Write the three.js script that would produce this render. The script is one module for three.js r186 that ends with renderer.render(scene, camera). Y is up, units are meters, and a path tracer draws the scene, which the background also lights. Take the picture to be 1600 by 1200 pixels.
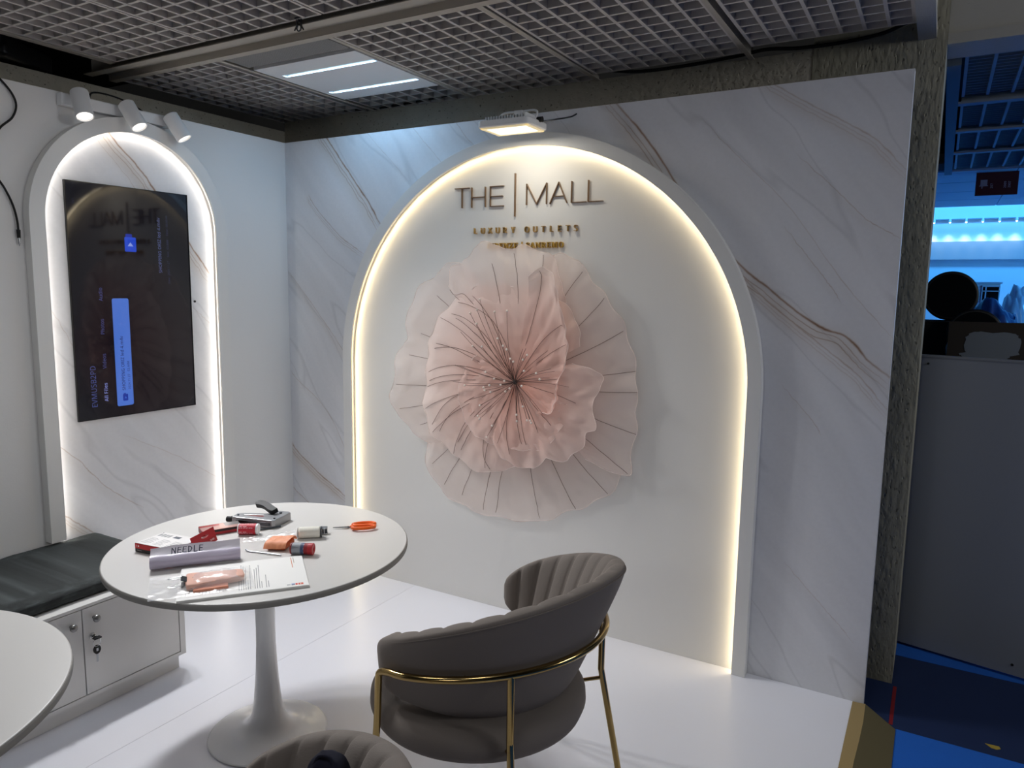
import * as THREE from 'three';
import { RoundedBoxGeometry } from 'three/addons/geometries/RoundedBoxGeometry.js';
import { TextGeometry } from 'three/addons/geometries/TextGeometry.js';
import { FontLoader } from 'three/addons/loaders/FontLoader.js';
import { mergeGeometries, mergeVertices, toCreasedNormals } from 'three/addons/utils/BufferGeometryUtils.js';
import { RectAreaLightUniformsLib } from 'three/addons/lights/RectAreaLightUniformsLib.js';
import { ImprovedNoise } from 'three/addons/math/ImprovedNoise.js';

// ------------------------------------------------------------------ camera, exposure, large lights
const scene = new THREE.Scene();
scene.background = new THREE.Color(0x000000);
const camera = new THREE.PerspectiveCamera(55.11, 4 / 3, 0.05, 60);
camera.position.set(3.4018, 1.6811, 3.1891);
camera.rotation.set(-0.1308, 0.5232, 0.0143, 'YXZ');
scene.add(camera);
const renderer = new THREE.WebGLRenderer({ antialias: true });
renderer.toneMapping = THREE.LinearToneMapping;
renderer.toneMappingExposure = 1.0;
renderer.shadowMap.enabled = true;
RectAreaLightUniformsLib.init();

const LUX = {                                             // radiance of each lamp's light
  ledPanel: 60, ledPanelFar: 46, flood: 18, strip: 13, tvStrip: 13, spot: 4.7, fillFront: 5, fillAisle: 14.5, hall: 27, fillSide: 16, hallSpot: 0.7,
};
function rectLight(color, power, w, h, pos, target, name) {
  const l = new THREE.RectAreaLight(color, power, w, h);
  l.name = name || 'area_light';
  l.position.set(...pos);
  if (Math.abs(target[1] - pos[1]) > 0.99 * Math.hypot(target[0] - pos[0], target[1] - pos[1], target[2] - pos[2])) l.up.set(0, 0, 1);
  l.lookAt(...target); scene.add(l); return l;
}

// ------------------------------------------------------------------ helpers
const used = new Map();
function numbered(n) { const k = used.get(n) || 0; used.set(n, k + 1); return k ? `${n}_${String(k).padStart(3, '0')}` : n; }
function tag(o, label, category, group, kind) {
  if (label) o.userData.label = label; if (category) o.userData.category = category;
  if (group) o.userData.group = group; if (kind) o.userData.kind = kind; return o;
}
function thing(name, label, category, p = [0, 0, 0], ry = 0, group) {
  const o = new THREE.Group(); o.name = numbered(name); o.position.set(...p); o.rotation.y = ry; scene.add(o);
  return tag(o, label, category, group);
}
function mesh(name, g, m, parent = scene, p, r) {
  const o = new THREE.Mesh(Array.isArray(g) ? merge(g) : g, m);
  o.name = parent === scene ? numbered(name) : name; o.castShadow = o.receiveShadow = true;
  if (p) o.position.set(...p); if (r) o.rotation.set(...r);
  parent.add(o); return o;
}
function struct(name, g, m, p, r) { const o = mesh(name, g, m, scene, p, r); o.userData.kind = 'structure'; return o; }
function merge(list) {
  return mergeGeometries(list.map((g) => { const q = g.index ? g.toNonIndexed() : g; for (const k of Object.keys(q.attributes)) if (!['position', 'normal', 'uv'].includes(k)) q.deleteAttribute(k); return q; }));
}
function at(g, x = 0, y = 0, z = 0, rx = 0, ry = 0, rz = 0) { if (rx) g.rotateX(rx); if (ry) g.rotateY(ry); if (rz) g.rotateZ(rz); return g.translate(x, y, z); }
const box = (x0, x1, y0, y1, z0, z1) => new THREE.BoxGeometry(x1 - x0, y1 - y0, z1 - z0).translate((x0 + x1) / 2, (y0 + y1) / 2, (z0 + z1) / 2);
const metric = (g) => { const p = g.attributes.position, n = g.attributes.normal, u = g.attributes.uv; for (let i = 0; i < p.count; i++) { const X = p.getX(i), Y = p.getY(i), Z = p.getZ(i); if (Math.abs(n.getX(i)) > 0.5) u.setXY(i, Z, Y); else if (Math.abs(n.getY(i)) > 0.5) u.setXY(i, X, Z); else u.setXY(i, X, Y); } return g; };
const rbox = (w, h, d, r = 0.004, s = 3) => new RoundedBoxGeometry(w, h, d, s, Math.min(r, w / 2.01, h / 2.01, d / 2.01));
const cyl = (r0, r1, h, n = 24, open = false) => new THREE.CylinderGeometry(r0, r1, h, n, 1, open);
const V = (x, y, z) => new THREE.Vector3(x, y, z);
function tube(pts, r, n = 32, k = 8, closed = false) { return new THREE.TubeGeometry(new THREE.CatmullRomCurve3(pts.map((p) => V(...p)), closed, 'centripetal'), n, r, k, closed); }
function capTube(pts, r, n = 32, k = 10) { const a = pts[0], b = pts[pts.length - 1]; return merge([tube(pts, r, n, k), new THREE.SphereGeometry(r, k, 6).translate(...a), new THREE.SphereGeometry(r, k, 6).translate(...b)]); }
function rod(a, b, r, k = 10) {
  const A = V(...a), B = V(...b), d = B.clone().sub(A), g = new THREE.CylinderGeometry(r, r, d.length(), k);
  g.applyQuaternion(new THREE.Quaternion().setFromUnitVectors(V(0, 1, 0), d.normalize())); return g.translate(...A.add(B).multiplyScalar(0.5).toArray());
}
function surf(nu, nv, f, closedU = false) {               // parametric sheet with uv
  const pos = [], uv = [], idx = [];
  for (let j = 0; j <= nv; j++) for (let i = 0; i <= nu; i++) { pos.push(...f(i / nu, j / nv)); uv.push(i / nu, j / nv); }
  for (let j = 0; j < nv; j++) for (let i = 0; i < nu; i++) { const a = j * (nu + 1) + i, b = a + 1, c = a + nu + 1, d = c + 1; idx.push(a, b, d, a, d, c); }
  const g = new THREE.BufferGeometry();
  g.setAttribute('position', new THREE.Float32BufferAttribute(pos, 3)); g.setAttribute('uv', new THREE.Float32BufferAttribute(uv, 2)); g.setIndex(idx); g.computeVertexNormals();
  if (closedU) { const n = g.attributes.normal; for (let j = 0; j <= nv; j++) { const a = j * (nu + 1), b = a + nu; const s = V(n.getX(a) + n.getX(b), n.getY(a) + n.getY(b), n.getZ(a) + n.getZ(b)).normalize(); n.setXYZ(a, s.x, s.y, s.z); n.setXYZ(b, s.x, s.y, s.z); } }
  return g;
}
let seed = 12345;
const rnd = () => { seed = (seed * 1664525 + 1013904223) >>> 0; return seed / 4294967296; };
const P = new ImprovedNoise();
const fbm = (x, y, z = 0, o = 4) => { let s = 0, a = 1, f = 1, t = 0; for (let i = 0; i < o; i++) { s += a * P.noise(x * f, y * f, z + i * 7.3); t += a; a *= 0.5; f *= 2.03; } return s / t; };
const lerp = (a, b, t) => a + (b - a) * t, clamp = (x, a = 0, b = 1) => Math.min(b, Math.max(a, x));
const smooth = (a, b, x) => { const t = clamp((x - a) / (b - a)); return t * t * (3 - 2 * t); };
function dataTex(w, h, f, srgb = true, repeat) {
  const d = new Uint8Array(w * h * 4);
  for (let y = 0; y < h; y++) for (let x = 0; x < w; x++) { const c = f(x / w, y / h, x, y), k = (y * w + x) * 4; d[k] = clamp(c[0]) * 255; d[k + 1] = clamp(c[1]) * 255; d[k + 2] = clamp(c[2]) * 255; d[k + 3] = 255; }
  const t = new THREE.DataTexture(d, w, h); t.magFilter = THREE.LinearFilter; t.minFilter = THREE.LinearMipmapLinearFilter; t.generateMipmaps = true;
  if (srgb) t.colorSpace = THREE.SRGBColorSpace; t.wrapS = t.wrapT = THREE.RepeatWrapping; if (repeat) t.repeat.set(...repeat); t.needsUpdate = true; return t;
}
function canvasTex(w, h, draw) {
  const c = document.createElement('canvas'); c.width = w; c.height = h; draw(c.getContext('2d'), w, h);
  const t = new THREE.CanvasTexture(c); t.colorSpace = THREE.SRGBColorSpace; t.anisotropy = 8; return t;
}
const std = (color, roughness = 0.6, metalness = 0, extra = {}) => new THREE.MeshStandardMaterial({ color, roughness, metalness, ...extra });
const phys = (color, roughness, o = {}) => new THREE.MeshPhysicalMaterial({ color, roughness, ...o });

// ------------------------------------------------------------------ materials
function marble(w, h, W, H, veins, off) {                 // printed marble sheet: soft diagonal clouds, then each vein
  const dark = new Float32Array(W * H), warm = new Float32Array(W * H);
  const stamp = (buf, X, Y, r, a) => {
    const R = Math.ceil(r * 3);
    for (let y = Math.max(0, Math.floor(Y - R)); y <= Math.min(H - 1, Y + R); y++) for (let x = Math.max(0, Math.floor(X - R)); x <= Math.min(W - 1, X + R); x++) {
      const d = ((x - X) ** 2 + (y - Y) ** 2) / (r * r), v = a * Math.exp(-d), k = y * W + x; if (v > buf[k]) buf[k] = v;
    }
  };
  for (const [pts, width, strength, w2] of veins) {
    const c = new THREE.CatmullRomCurve3(pts.map((p) => V(p[0], p[1], 0)), false, 'centripetal'), n = Math.ceil(c.getLength() * W / w / 0.8);
    for (let i = 0; i <= n; i++) {
      const t = i / n, p = c.getPoint(t), fade = Math.min(1, t * 6, (1 - t) * 6 + 0.25), wob = fbm(t * 14, off, width * 90) * 0.006;
      const X = (p.x + wob) * W / w, Y = (p.y + wob) * H / h, m = 0.55 + 0.6 * Math.abs(fbm(t * 9, off + 3, 2));
      stamp(dark, X, Y, Math.max(0.8, width * W / w * m), strength * fade * m);
      if (i % 5 === 0) stamp(warm, X - 6 * width * W / w, Y - 3 * width * H / h, 7 * width * W / w, (w2 || 0.3) * strength * fade * 0.8);
      if (width > 0.003) { stamp(dark, X - 3.2 * width * W / w * (0.6 + m), Y - 1.5 * width * H / h, 1.0, strength * fade * 0.55 * m); stamp(dark, X - 7 * width * W / w * m, Y - 5 * width * H / h, 1.1, strength * fade * 0.35); }
    }
  }
  return dataTex(W, H, (u, v, x, y) => {
    const X = u * w, Y = v * h, a = X * 0.62 - Y * 0.78, b = X * 0.78 + Y * 0.62 + 0.12 * fbm(X * 1.1, Y * 1.1, off);
    const cloud = fbm(b * 2.6 + off, a * 0.55, 1, 4), streak = fbm(b * 11, a * 0.8 + off, 5, 3), fine = fbm(X * 60, Y * 60, 9, 2);
    const k = y * W + x, d = dark[k], wv = warm[k];
    const base = 0.885 + 0.06 * cloud + 0.04 * streak + 0.012 * fine, wt = 0.012 * fbm(b * 2 + 4, a * 0.6, off + 2);
    const hair = Math.max(0, 1 - Math.abs(fbm(b * 3.4, a * 0.5, off + 11, 3)) * 42) * 0.05;
    return [base + wt - d * 0.36 - wv * 0.055 - hair, base - d * 0.5 - wv * 0.085 - hair, base + 0.012 - wt - d * 0.6 - wv * 0.12 - hair];
  });
}
const veinsBig = [
  [[[2.02, 2.58], [2.09, 2.49], [2.2, 2.37], [2.32, 2.21], [2.46, 2.0], [2.68, 1.77], [2.78, 1.69], [2.91, 1.59], [3.01, 1.53], [3.09, 1.5], [3.17, 1.42], [3.27, 1.34]], 0.0065, 1.15, 0.9],
  [[[2.62, 1.8], [2.69, 1.72], [2.94, 1.51], [3.12, 1.37], [3.27, 1.21]], 0.004, 0.45, 0.9],
  [[[2.7, 2.55], [2.79, 2.48], [2.98, 2.36], [3.12, 2.27], [3.27, 2.12]], 0.004, 0.4, 1.2],
  [[[2.45, 2.42], [2.59, 2.27], [2.83, 2.03], [3.1, 1.67], [3.26, 1.5]], 0.0022, 0.35], [[[2.85, 2.23], [3.0, 2.09], [3.14, 1.95], [3.26, 1.88]], 0.002, 0.5],
  [[[0.28, 2.56], [0.34, 2.49], [0.47, 2.33], [0.61, 2.16], [0.74, 1.98]], 0.006, 1.1, 0.6], [[[0.24, 2.53], [0.28, 2.48], [0.56, 2.19], [0.7, 1.97]], 0.002, 0.4],
  [[[0.18, 2.2], [0.22, 2.14], [0.44, 1.94], [0.6, 1.85]], 0.0035, 0.55], [[[0, 1.76], [0.06, 1.7], [0.28, 1.47], [0.5, 1.22]], 0.003, 0.4, 0.9], [[[0, 1.16], [0.04, 1.12], [0.29, 0.94], [0.48, 0.64]], 0.003, 0.4],
  [[[0, 0.71], [0.02, 0.68], [0.23, 0.54], [0.48, 0.41]], 0.005, 0.8, 1.2], [[[0, 0.43], [0.02, 0.41], [0.12, 0.35], [0.3, 0.2]], 0.003, 0.7], [[[0.9, 2.55], [0.96, 2.48], [1.17, 2.26]], 0.0022, 0.35], [[[0.6, 2.54], [0.64, 2.49], [0.92, 2.22]], 0.0022, 0.3],
  [[[1.18, 2.55], [1.3, 2.4], [1.45, 2.3]], 0.003, 0.35], [[[2.85, 1.3], [2.98, 1.16], [3.02, 1.1]], 0.0018, 0.4], [[[2.9, 0.55], [3.05, 0.4], [3.2, 0.25]], 0.0025, 0.3], [[[2.82, 1.95], [2.98, 1.75], [3.06, 1.64]], 0.0018, 0.5],
];
const veinsTv = [                                          // u runs along the wall away from the corner's far end (1.5 - z)
  [[[0.4, 2.42], [0.43, 2.36], [0.56, 2.23], [0.63, 2.15], [0.85, 1.85], [0.97, 1.7]], 0.006, 1.1, 0.9], [[[0.33, 2.36], [0.5, 2.18], [0.68, 1.95]], 0.002, 0.35],
  [[[0.06, 1.0], [0.08, 0.97], [0.19, 0.86], [0.32, 0.7], [0.5, 0.55]], 0.003, 0.5], [[[0.06, 0.68], [0.09, 0.64], [0.26, 0.48]], 0.004, 0.6, 1.2], [[[0.08, 1.6], [0.11, 1.56], [0.14, 1.51], [0.2, 1.39], [0.36, 1.1]], 0.002, 0.35], [[[0.8, 1.58], [0.95, 1.45]], 0.0022, 0.35], [[[0.4, 0.95], [0.7, 0.78], [0.96, 0.6]], 0.0025, 0.3],
];
const texBig = marble(3.26, 2.5, 1956, 1500, veinsBig, 1.7), texTv = marble(1.1, 2.5, 880, 2000, veinsTv, 7.1);
texBig.repeat.set(1 / 3.26, 1 / 2.5); texTv.repeat.set(1 / 1.1, 1 / 2.5);
const grainT = dataTex(256, 256, (u, v, x, y) => { const n = 0.5 + 0.3 * fbm(u * 24, v * 24, 3, 3) + 0.35 * (rnd() - 0.5); return [n, n, n]; }, false);
const crustT = dataTex(512, 512, (u, v) => { const s = fbm(u * 40, v * 40, 1, 4), p = Math.max(0, fbm(u * 90, v * 90, 8, 2) - 0.35) * 3; const n = 0.6 + 0.5 * s - p; return [n, n, n]; }, false);
const olivePaint = dataTex(512, 512, (u, v) => { const n = fbm(u * 9, v * 9, 2, 4), p = fbm(u * 70, v * 70, 6, 2) > 0.42 ? 0.18 : 0; const b = 0.7 + 0.06 * n - p * 1.3; return [b * 1.0, b * 0.965, b * 0.88]; });
const rep = (t, x, y) => { const c = t.clone(); c.repeat.set(x, y); c.needsUpdate = true; return c; };
const M = {
  marble: phys(0xffffff, 0.42, { map: texBig }), marbleTv: phys(0xffffff, 0.4, { map: texTv }),
  whiteWall: std(0xe3e2e0, 0.75, 0, { bumpMap: rep(grainT, 6, 6), bumpScale: 0.0006 }),
  archWhite: std(0xe9e7e3, 0.55, 0, { bumpMap: rep(grainT, 8, 8), bumpScale: 0.0005 }),
  frameWhite: std(0xe2e1de, 0.5),
  floor: phys(0xe9e9f0, 0.32, { clearcoat: 0.25, clearcoatRoughness: 0.35, bumpMap: rep(grainT, 4, 4), bumpScale: 0.0003 }),
  olive: std(0xffffff, 0.85, 0, { map: rep(olivePaint, 1, 1), bumpMap: rep(crustT, 1, 1), bumpScale: 0.006 }),
  greyPaint: std(0xb5b2aa, 0.7, 0, { bumpMap: rep(crustT, 1, 1), bumpScale: 0.002 }),
  darkVoid: std(0x3a3836, 0.95), hallWall: std(0x8a8884, 0.9),
  grid: std(0xc9c3bd, 0.7), gridShaded: std(0xb9b4b0, 0.7), rail: std(0xb5aea2, 0.6), metalWhite: std(0xe8e9ea, 0.45),
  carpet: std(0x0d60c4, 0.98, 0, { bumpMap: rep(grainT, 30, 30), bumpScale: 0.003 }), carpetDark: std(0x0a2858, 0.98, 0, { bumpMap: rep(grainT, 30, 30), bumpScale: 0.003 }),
  card: std(0x8f7a52, 0.9, 0, { bumpMap: rep(grainT, 2, 2), bumpScale: 0.001 }),
  gold: std(0xb59a64, 0.16, 1), brass: std(0xd0a850, 0.3, 0.55), letterGold: std(0xb8975c, 0.3, 0.55), bronze: std(0x4a3a2c, 0.3, 0.85), steel: std(0xb9bcc0, 0.28, 1), chrome: std(0xd8dadc, 0.14, 1), darkSteel: std(0x55585c, 0.35, 1),
  black: std(0x0c0c0d, 0.5), blackGloss: std(0x08080a, 0.15), rubber: std(0x111111, 0.75), white: std(0xeeeeee, 0.5), tableWhite: phys(0xcfccc8, 0.38, { clearcoat: 0.15, clearcoatRoughness: 0.3 }),
  tableEdge: std(0x8c8984, 0.6), tulip: phys(0xf0f0f0, 0.25, { clearcoat: 0.4, clearcoatRoughness: 0.15 }),
  velvet: phys(0x7a716a, 0.85, { sheen: 1, sheenColor: new THREE.Color(0xa1978e), sheenRoughness: 0.45, bumpMap: rep(grainT, 6, 6), bumpScale: 0.0006 }),
  velvetGreen: phys(0xffffff, 0.9, { map: rep(dataTex(512, 512, (u, v) => { const n = fbm(u * 6 + 2 * fbm(u * 3, v * 3, 1, 2), v * 8 + u * 3, 2, 4), m = Math.max(0, fbm(u * 9 + v * 8, v * 9 - u * 7, 7, 3)) * 0.22, b = 0.2 + 0.12 * n + m; return [b * 0.93, b * 1.0, b * 1.0]; }), 4, 1), sheen: 1, sheenColor: new THREE.Color(0x6f7a7a), sheenRoughness: 0.5, bumpMap: rep(grainT, 8, 8), bumpScale: 0.001 }),
  cabinet: std(0xd9d7d4, 0.55), red: std(0xb01622, 0.45), darkRed: std(0x7c0d14, 0.45), orange: std(0xf2640c, 0.35), navy: std(0x0c0f2c, 0.9, 0, { bumpMap: rep(grainT, 12, 12), bumpScale: 0.002 }),
  paper: std(0xeeece8, 0.8), peach: std(0xef9a6c, 0.75), pinkCloth: std(0xe9b8a6, 0.85), cotton: std(0xe9e6da, 0.9), foil: phys(0xffffff, 0.22, { transmission: 0.86, thickness: 0, ior: 1.4, specularIntensity: 1 }),
  foilHazy: phys(0xffffff, 0.24, { transmission: 0.82, thickness: 0, ior: 1.45, specularIntensity: 1 }),
  foilCloudy: phys(0xf3f0f4, 0.4, { transmission: 0.55, thickness: 0, ior: 1.45 }),
};
const glow = (hex, k) => new THREE.MeshStandardMaterial({ color: 0x222222, emissive: hex, emissiveIntensity: k, roughness: 0.6 });

// ------------------------------------------------------------------ setting: booth walls, floor, columns, hall
{
  const g = box(-0.06, 3.254, -0.03, 2.5, -0.055, 0), uv = g.attributes.uv, p = g.attributes.position;
  for (let i = 0; i < uv.count; i++) uv.setXY(i, p.getX(i), p.getY(i));
  struct('wall_back', g, M.marble);
  struct('wall_left', box(-0.06, 0, -0.03, 2.5, 0.0006, 4.2), M.whiteWall);
}
{
  const f = struct('floor', box(-0.06, 3.215, -0.03, -0.012, 0.0006, 4.6), M.whiteWall);
  mesh('floor_panel', box(0.0006, 0.9492, -0.012, 0, 0.0008, 4.6), M.floor, f);
  mesh('floor_panel', box(0.9508, 3.215, -0.012, 0, 0.0008, 4.6), M.floor, f);
}
struct('floor_hall', box(-7, 9, -0.2, -0.032, -9, 8), std(0x2b3038, 0.95));
tag(struct('wall_column', metric(box(2.85, 3.345, -0.032, 3.3, -0.72, -0.3)), std(0xdfe1da, 0.85, 0, { map: rep(olivePaint, 1, 0.5), bumpMap: rep(crustT, 1.2, 0.5), bumpScale: 0.005 })), 'rough olive grey painted concrete column standing behind the right end of the marble wall');
{
  const m = struct('trim_1', metric(box(-0.32, 2.8495, 2.36, 2.703, -0.62, -0.302)), M.olive);
  tag(m, 'olive grey concrete beam running above the marble wall');
  tag(struct('trim_2', metric(box(-0.7, -0.322, 2.36, 2.648, -0.62, 4.2)), M.olive), 'olive grey beam running above the white side wall');
  tag(struct('trim_3', [box(3.346, 6.5, 2.68, 3.3, -0.62, -0.34), box(3.346, 6.5, 2.66, 2.7, -0.36, -0.325)], M.greyPaint), 'grey ceiling beam crossing the aisle right of the column');
  tag(struct('trim_4', [box(3.243, 3.307, 2.682, 2.72, -0.33, 4.2), box(3.25, 3.3, 2.72, 3.3, -0.33, 4.2)], M.greyPaint), 'narrow grey ceiling beam closing the right side of the lattice ceiling');
}
struct('ceiling', box(-7, 9, 3.31, 3.4, -7.1, 8), M.darkVoid);
struct('wall_hall_left', box(-7.1, -7, -0.2, 3.4, -9, 8), M.hallWall);
struct('wall_hall_right', box(9, 9.1, -0.2, 3.4, -9, 8), M.hallWall);
struct('wall_hall_rear', box(-7, 9, -0.2, 3.4, 8, 8.1), M.hallWall);
{ // plain partition behind the booth, so that the blue hall only shows past the column
  struct('wall_partition', box(-7, 2.849, -0.032, 3.3, -0.78, -0.7), M.hallWall);
  struct('wall_far_side', box(1.4, 1.5, -0.032, 3.9, -8.3, -0.79), M.hallWall);
}

// arch shape helpers: x across, y up
function archPath(P2, cx, R, spring, y0) { P2.moveTo(cx - R, y0); P2.lineTo(cx - R, spring); P2.absarc(cx, spring, R, Math.PI, 0, true); P2.lineTo(cx + R, y0); P2.lineTo(cx - R, y0); return P2; }
const archShape = (cx, R, s, y0) => archPath(new THREE.Shape(), cx, R, s, y0);
function archRing(cx, Ri, Ro, s, y0) {
  const S = new THREE.Shape(); S.moveTo(cx - Ro, y0); S.lineTo(cx - Ro, s); S.absarc(cx, s, Ro, Math.PI, 0, true); S.lineTo(cx + Ro, y0); S.lineTo(cx + Ri, y0); S.lineTo(cx + Ri, s); S.absarc(cx, s, Ri, 0, Math.PI, false); S.lineTo(cx - Ri, y0); S.lineTo(cx - Ro, y0); return S;
}
const ext = (s, d, z = 0, bev = 0, seg = 64) => new THREE.ExtrudeGeometry(s, { depth: d - 2 * bev, bevelEnabled: bev > 0, bevelThickness: bev, bevelSize: bev, bevelOffset: -bev, bevelSegments: 2, curveSegments: seg }).translate(0, 0, z + bev);

// the large arch on the marble wall
const ARCH = { cx: 1.63, R: 1.098, w: 0.058, s: 1.25 };
{
  const p = mesh('arched_backdrop', ext(archShape(ARCH.cx, ARCH.R + 0.012, ARCH.s, 0.0005), 0.004, 0.0006), M.archWhite);
  tag(p, 'smooth off white arched panel behind the paper flower and gold lettering', 'panel');
  const f = thing('lit_arch', 'wide white arch frame with warm hidden lighting around the paper flower', 'arch', [0, 0, 0.0006]);
  mesh('face_board', ext(archRing(ARCH.cx, ARCH.R, ARCH.R + ARCH.w, ARCH.s, 0.0005), 0.012, 0.038, 0.0012), M.frameWhite, f);
  mesh('spacer', ext(archRing(ARCH.cx, ARCH.R + 0.014, ARCH.R + ARCH.w - 0.001, ARCH.s, 0.0005), 0.038, 0), M.frameWhite, f);
  mesh('light_strip', ext(archRing(ARCH.cx, ARCH.R + 0.012, ARCH.R + 0.0138, ARCH.s, 0.002), 0.012, 0.02), glow(0xffdc9a, 3), f);
}
// the arch niche around the screen on the side wall, in its own frame: x = 1.5 - world z
const NICHE = { cx: 1.5 - 0.972, R: 0.433, w: 0.066, s: 1.942 };
{
  const turn = [0, Math.PI / 2, 0], pos = [0.0006, 0, 1.5];
  const p = mesh('arched_backdrop', ext(archShape(NICHE.cx, NICHE.R + 0.012, NICHE.s, 0.002), 0.004, 0.0006), M.marbleTv, scene, pos, turn);
  tag(p, 'veined marble look panel inside the lit arch behind the screen', 'panel');
  const f = thing('lit_arch', 'narrow white arch frame with cool white hidden lighting around the screen', 'arch', pos, Math.PI / 2);
  const lower = 0.515;
  const ring = (a, b, y) => archRing(NICHE.cx, a, b, NICHE.s, y);
  const cut = (a, b, d, z, bev) => { // left jamb ends on the bench cushion, right jamb stands on the floor
    const S = new THREE.Shape(); const c = NICHE.cx, s = NICHE.s;
    S.moveTo(c - b, lower); S.lineTo(c - b, s); S.absarc(c, s, b, Math.PI, 0, true); S.lineTo(c + b, 0.002); S.lineTo(c + a, 0.002); S.lineTo(c + a, s); S.absarc(c, s, a, 0, Math.PI, false); S.lineTo(c - a, lower); S.lineTo(c - b, lower);
    return ext(S, d, z, bev);
  };
  mesh('face_board', cut(NICHE.R, NICHE.R + NICHE.w, 0.012, 0.038, 0.0012), M.frameWhite, f);
  mesh('spacer', cut(NICHE.R + 0.014, NICHE.R + NICHE.w - 0.001, 0.038, 0), M.frameWhite, f);
  mesh('light_strip', cut(NICHE.R + 0.012, NICHE.R + 0.0138, 0.012, 0.02), glow(0xfff1dc, 3), f);
}
function stripLights(o, map, color, power, y0L, y0R, nArc = 12) { // area lights along a hidden strip, facing into the arch
  const r = o.R + 0.0105, z = 0.026, W = 0.012;
  const seg = (x0, y0, x1, y1) => {
    const mx = (x0 + x1) / 2, my = (y0 + y1) / 2, len = Math.hypot(x1 - x0, y1 - y0); let nx = -(y1 - y0) / len, ny = (x1 - x0) / len;
    if (nx * (o.cx - mx) + ny * (Math.min(my, o.s) - my) < 0) { nx = -nx; ny = -ny; }
    const l = new THREE.RectAreaLight(color, power, len, W), a = V(...map(mx, my, z)), b = V(...map(mx + nx, my + ny, z)), u = V(...map(mx, my, z + 1)).sub(a);
    l.position.copy(a); l.up.copy(u); l.lookAt(b); l.name = 'strip_light'; scene.add(l);
  };
  seg(o.cx - r, y0L, o.cx - r, o.s); seg(o.cx + r, y0R, o.cx + r, o.s);
  for (let i = 0; i < nArc; i++) { const a = Math.PI * i / nArc, b = Math.PI * (i + 1) / nArc, q = r; seg(o.cx + q * Math.cos(a), o.s + q * Math.sin(a), o.cx + q * Math.cos(b), o.s + q * Math.sin(b)); }
}
stripLights(ARCH, (x, y, z) => [x, y, z], new THREE.Color(1, 0.85, 0.58), LUX.strip, 0.01, 0.01, 20);
stripLights(NICHE, (x, y, z) => [z, y, 1.5 - x], new THREE.Color(1, 0.95, 0.88), LUX.tvStrip, 0.51, 0.01, 12);

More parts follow.
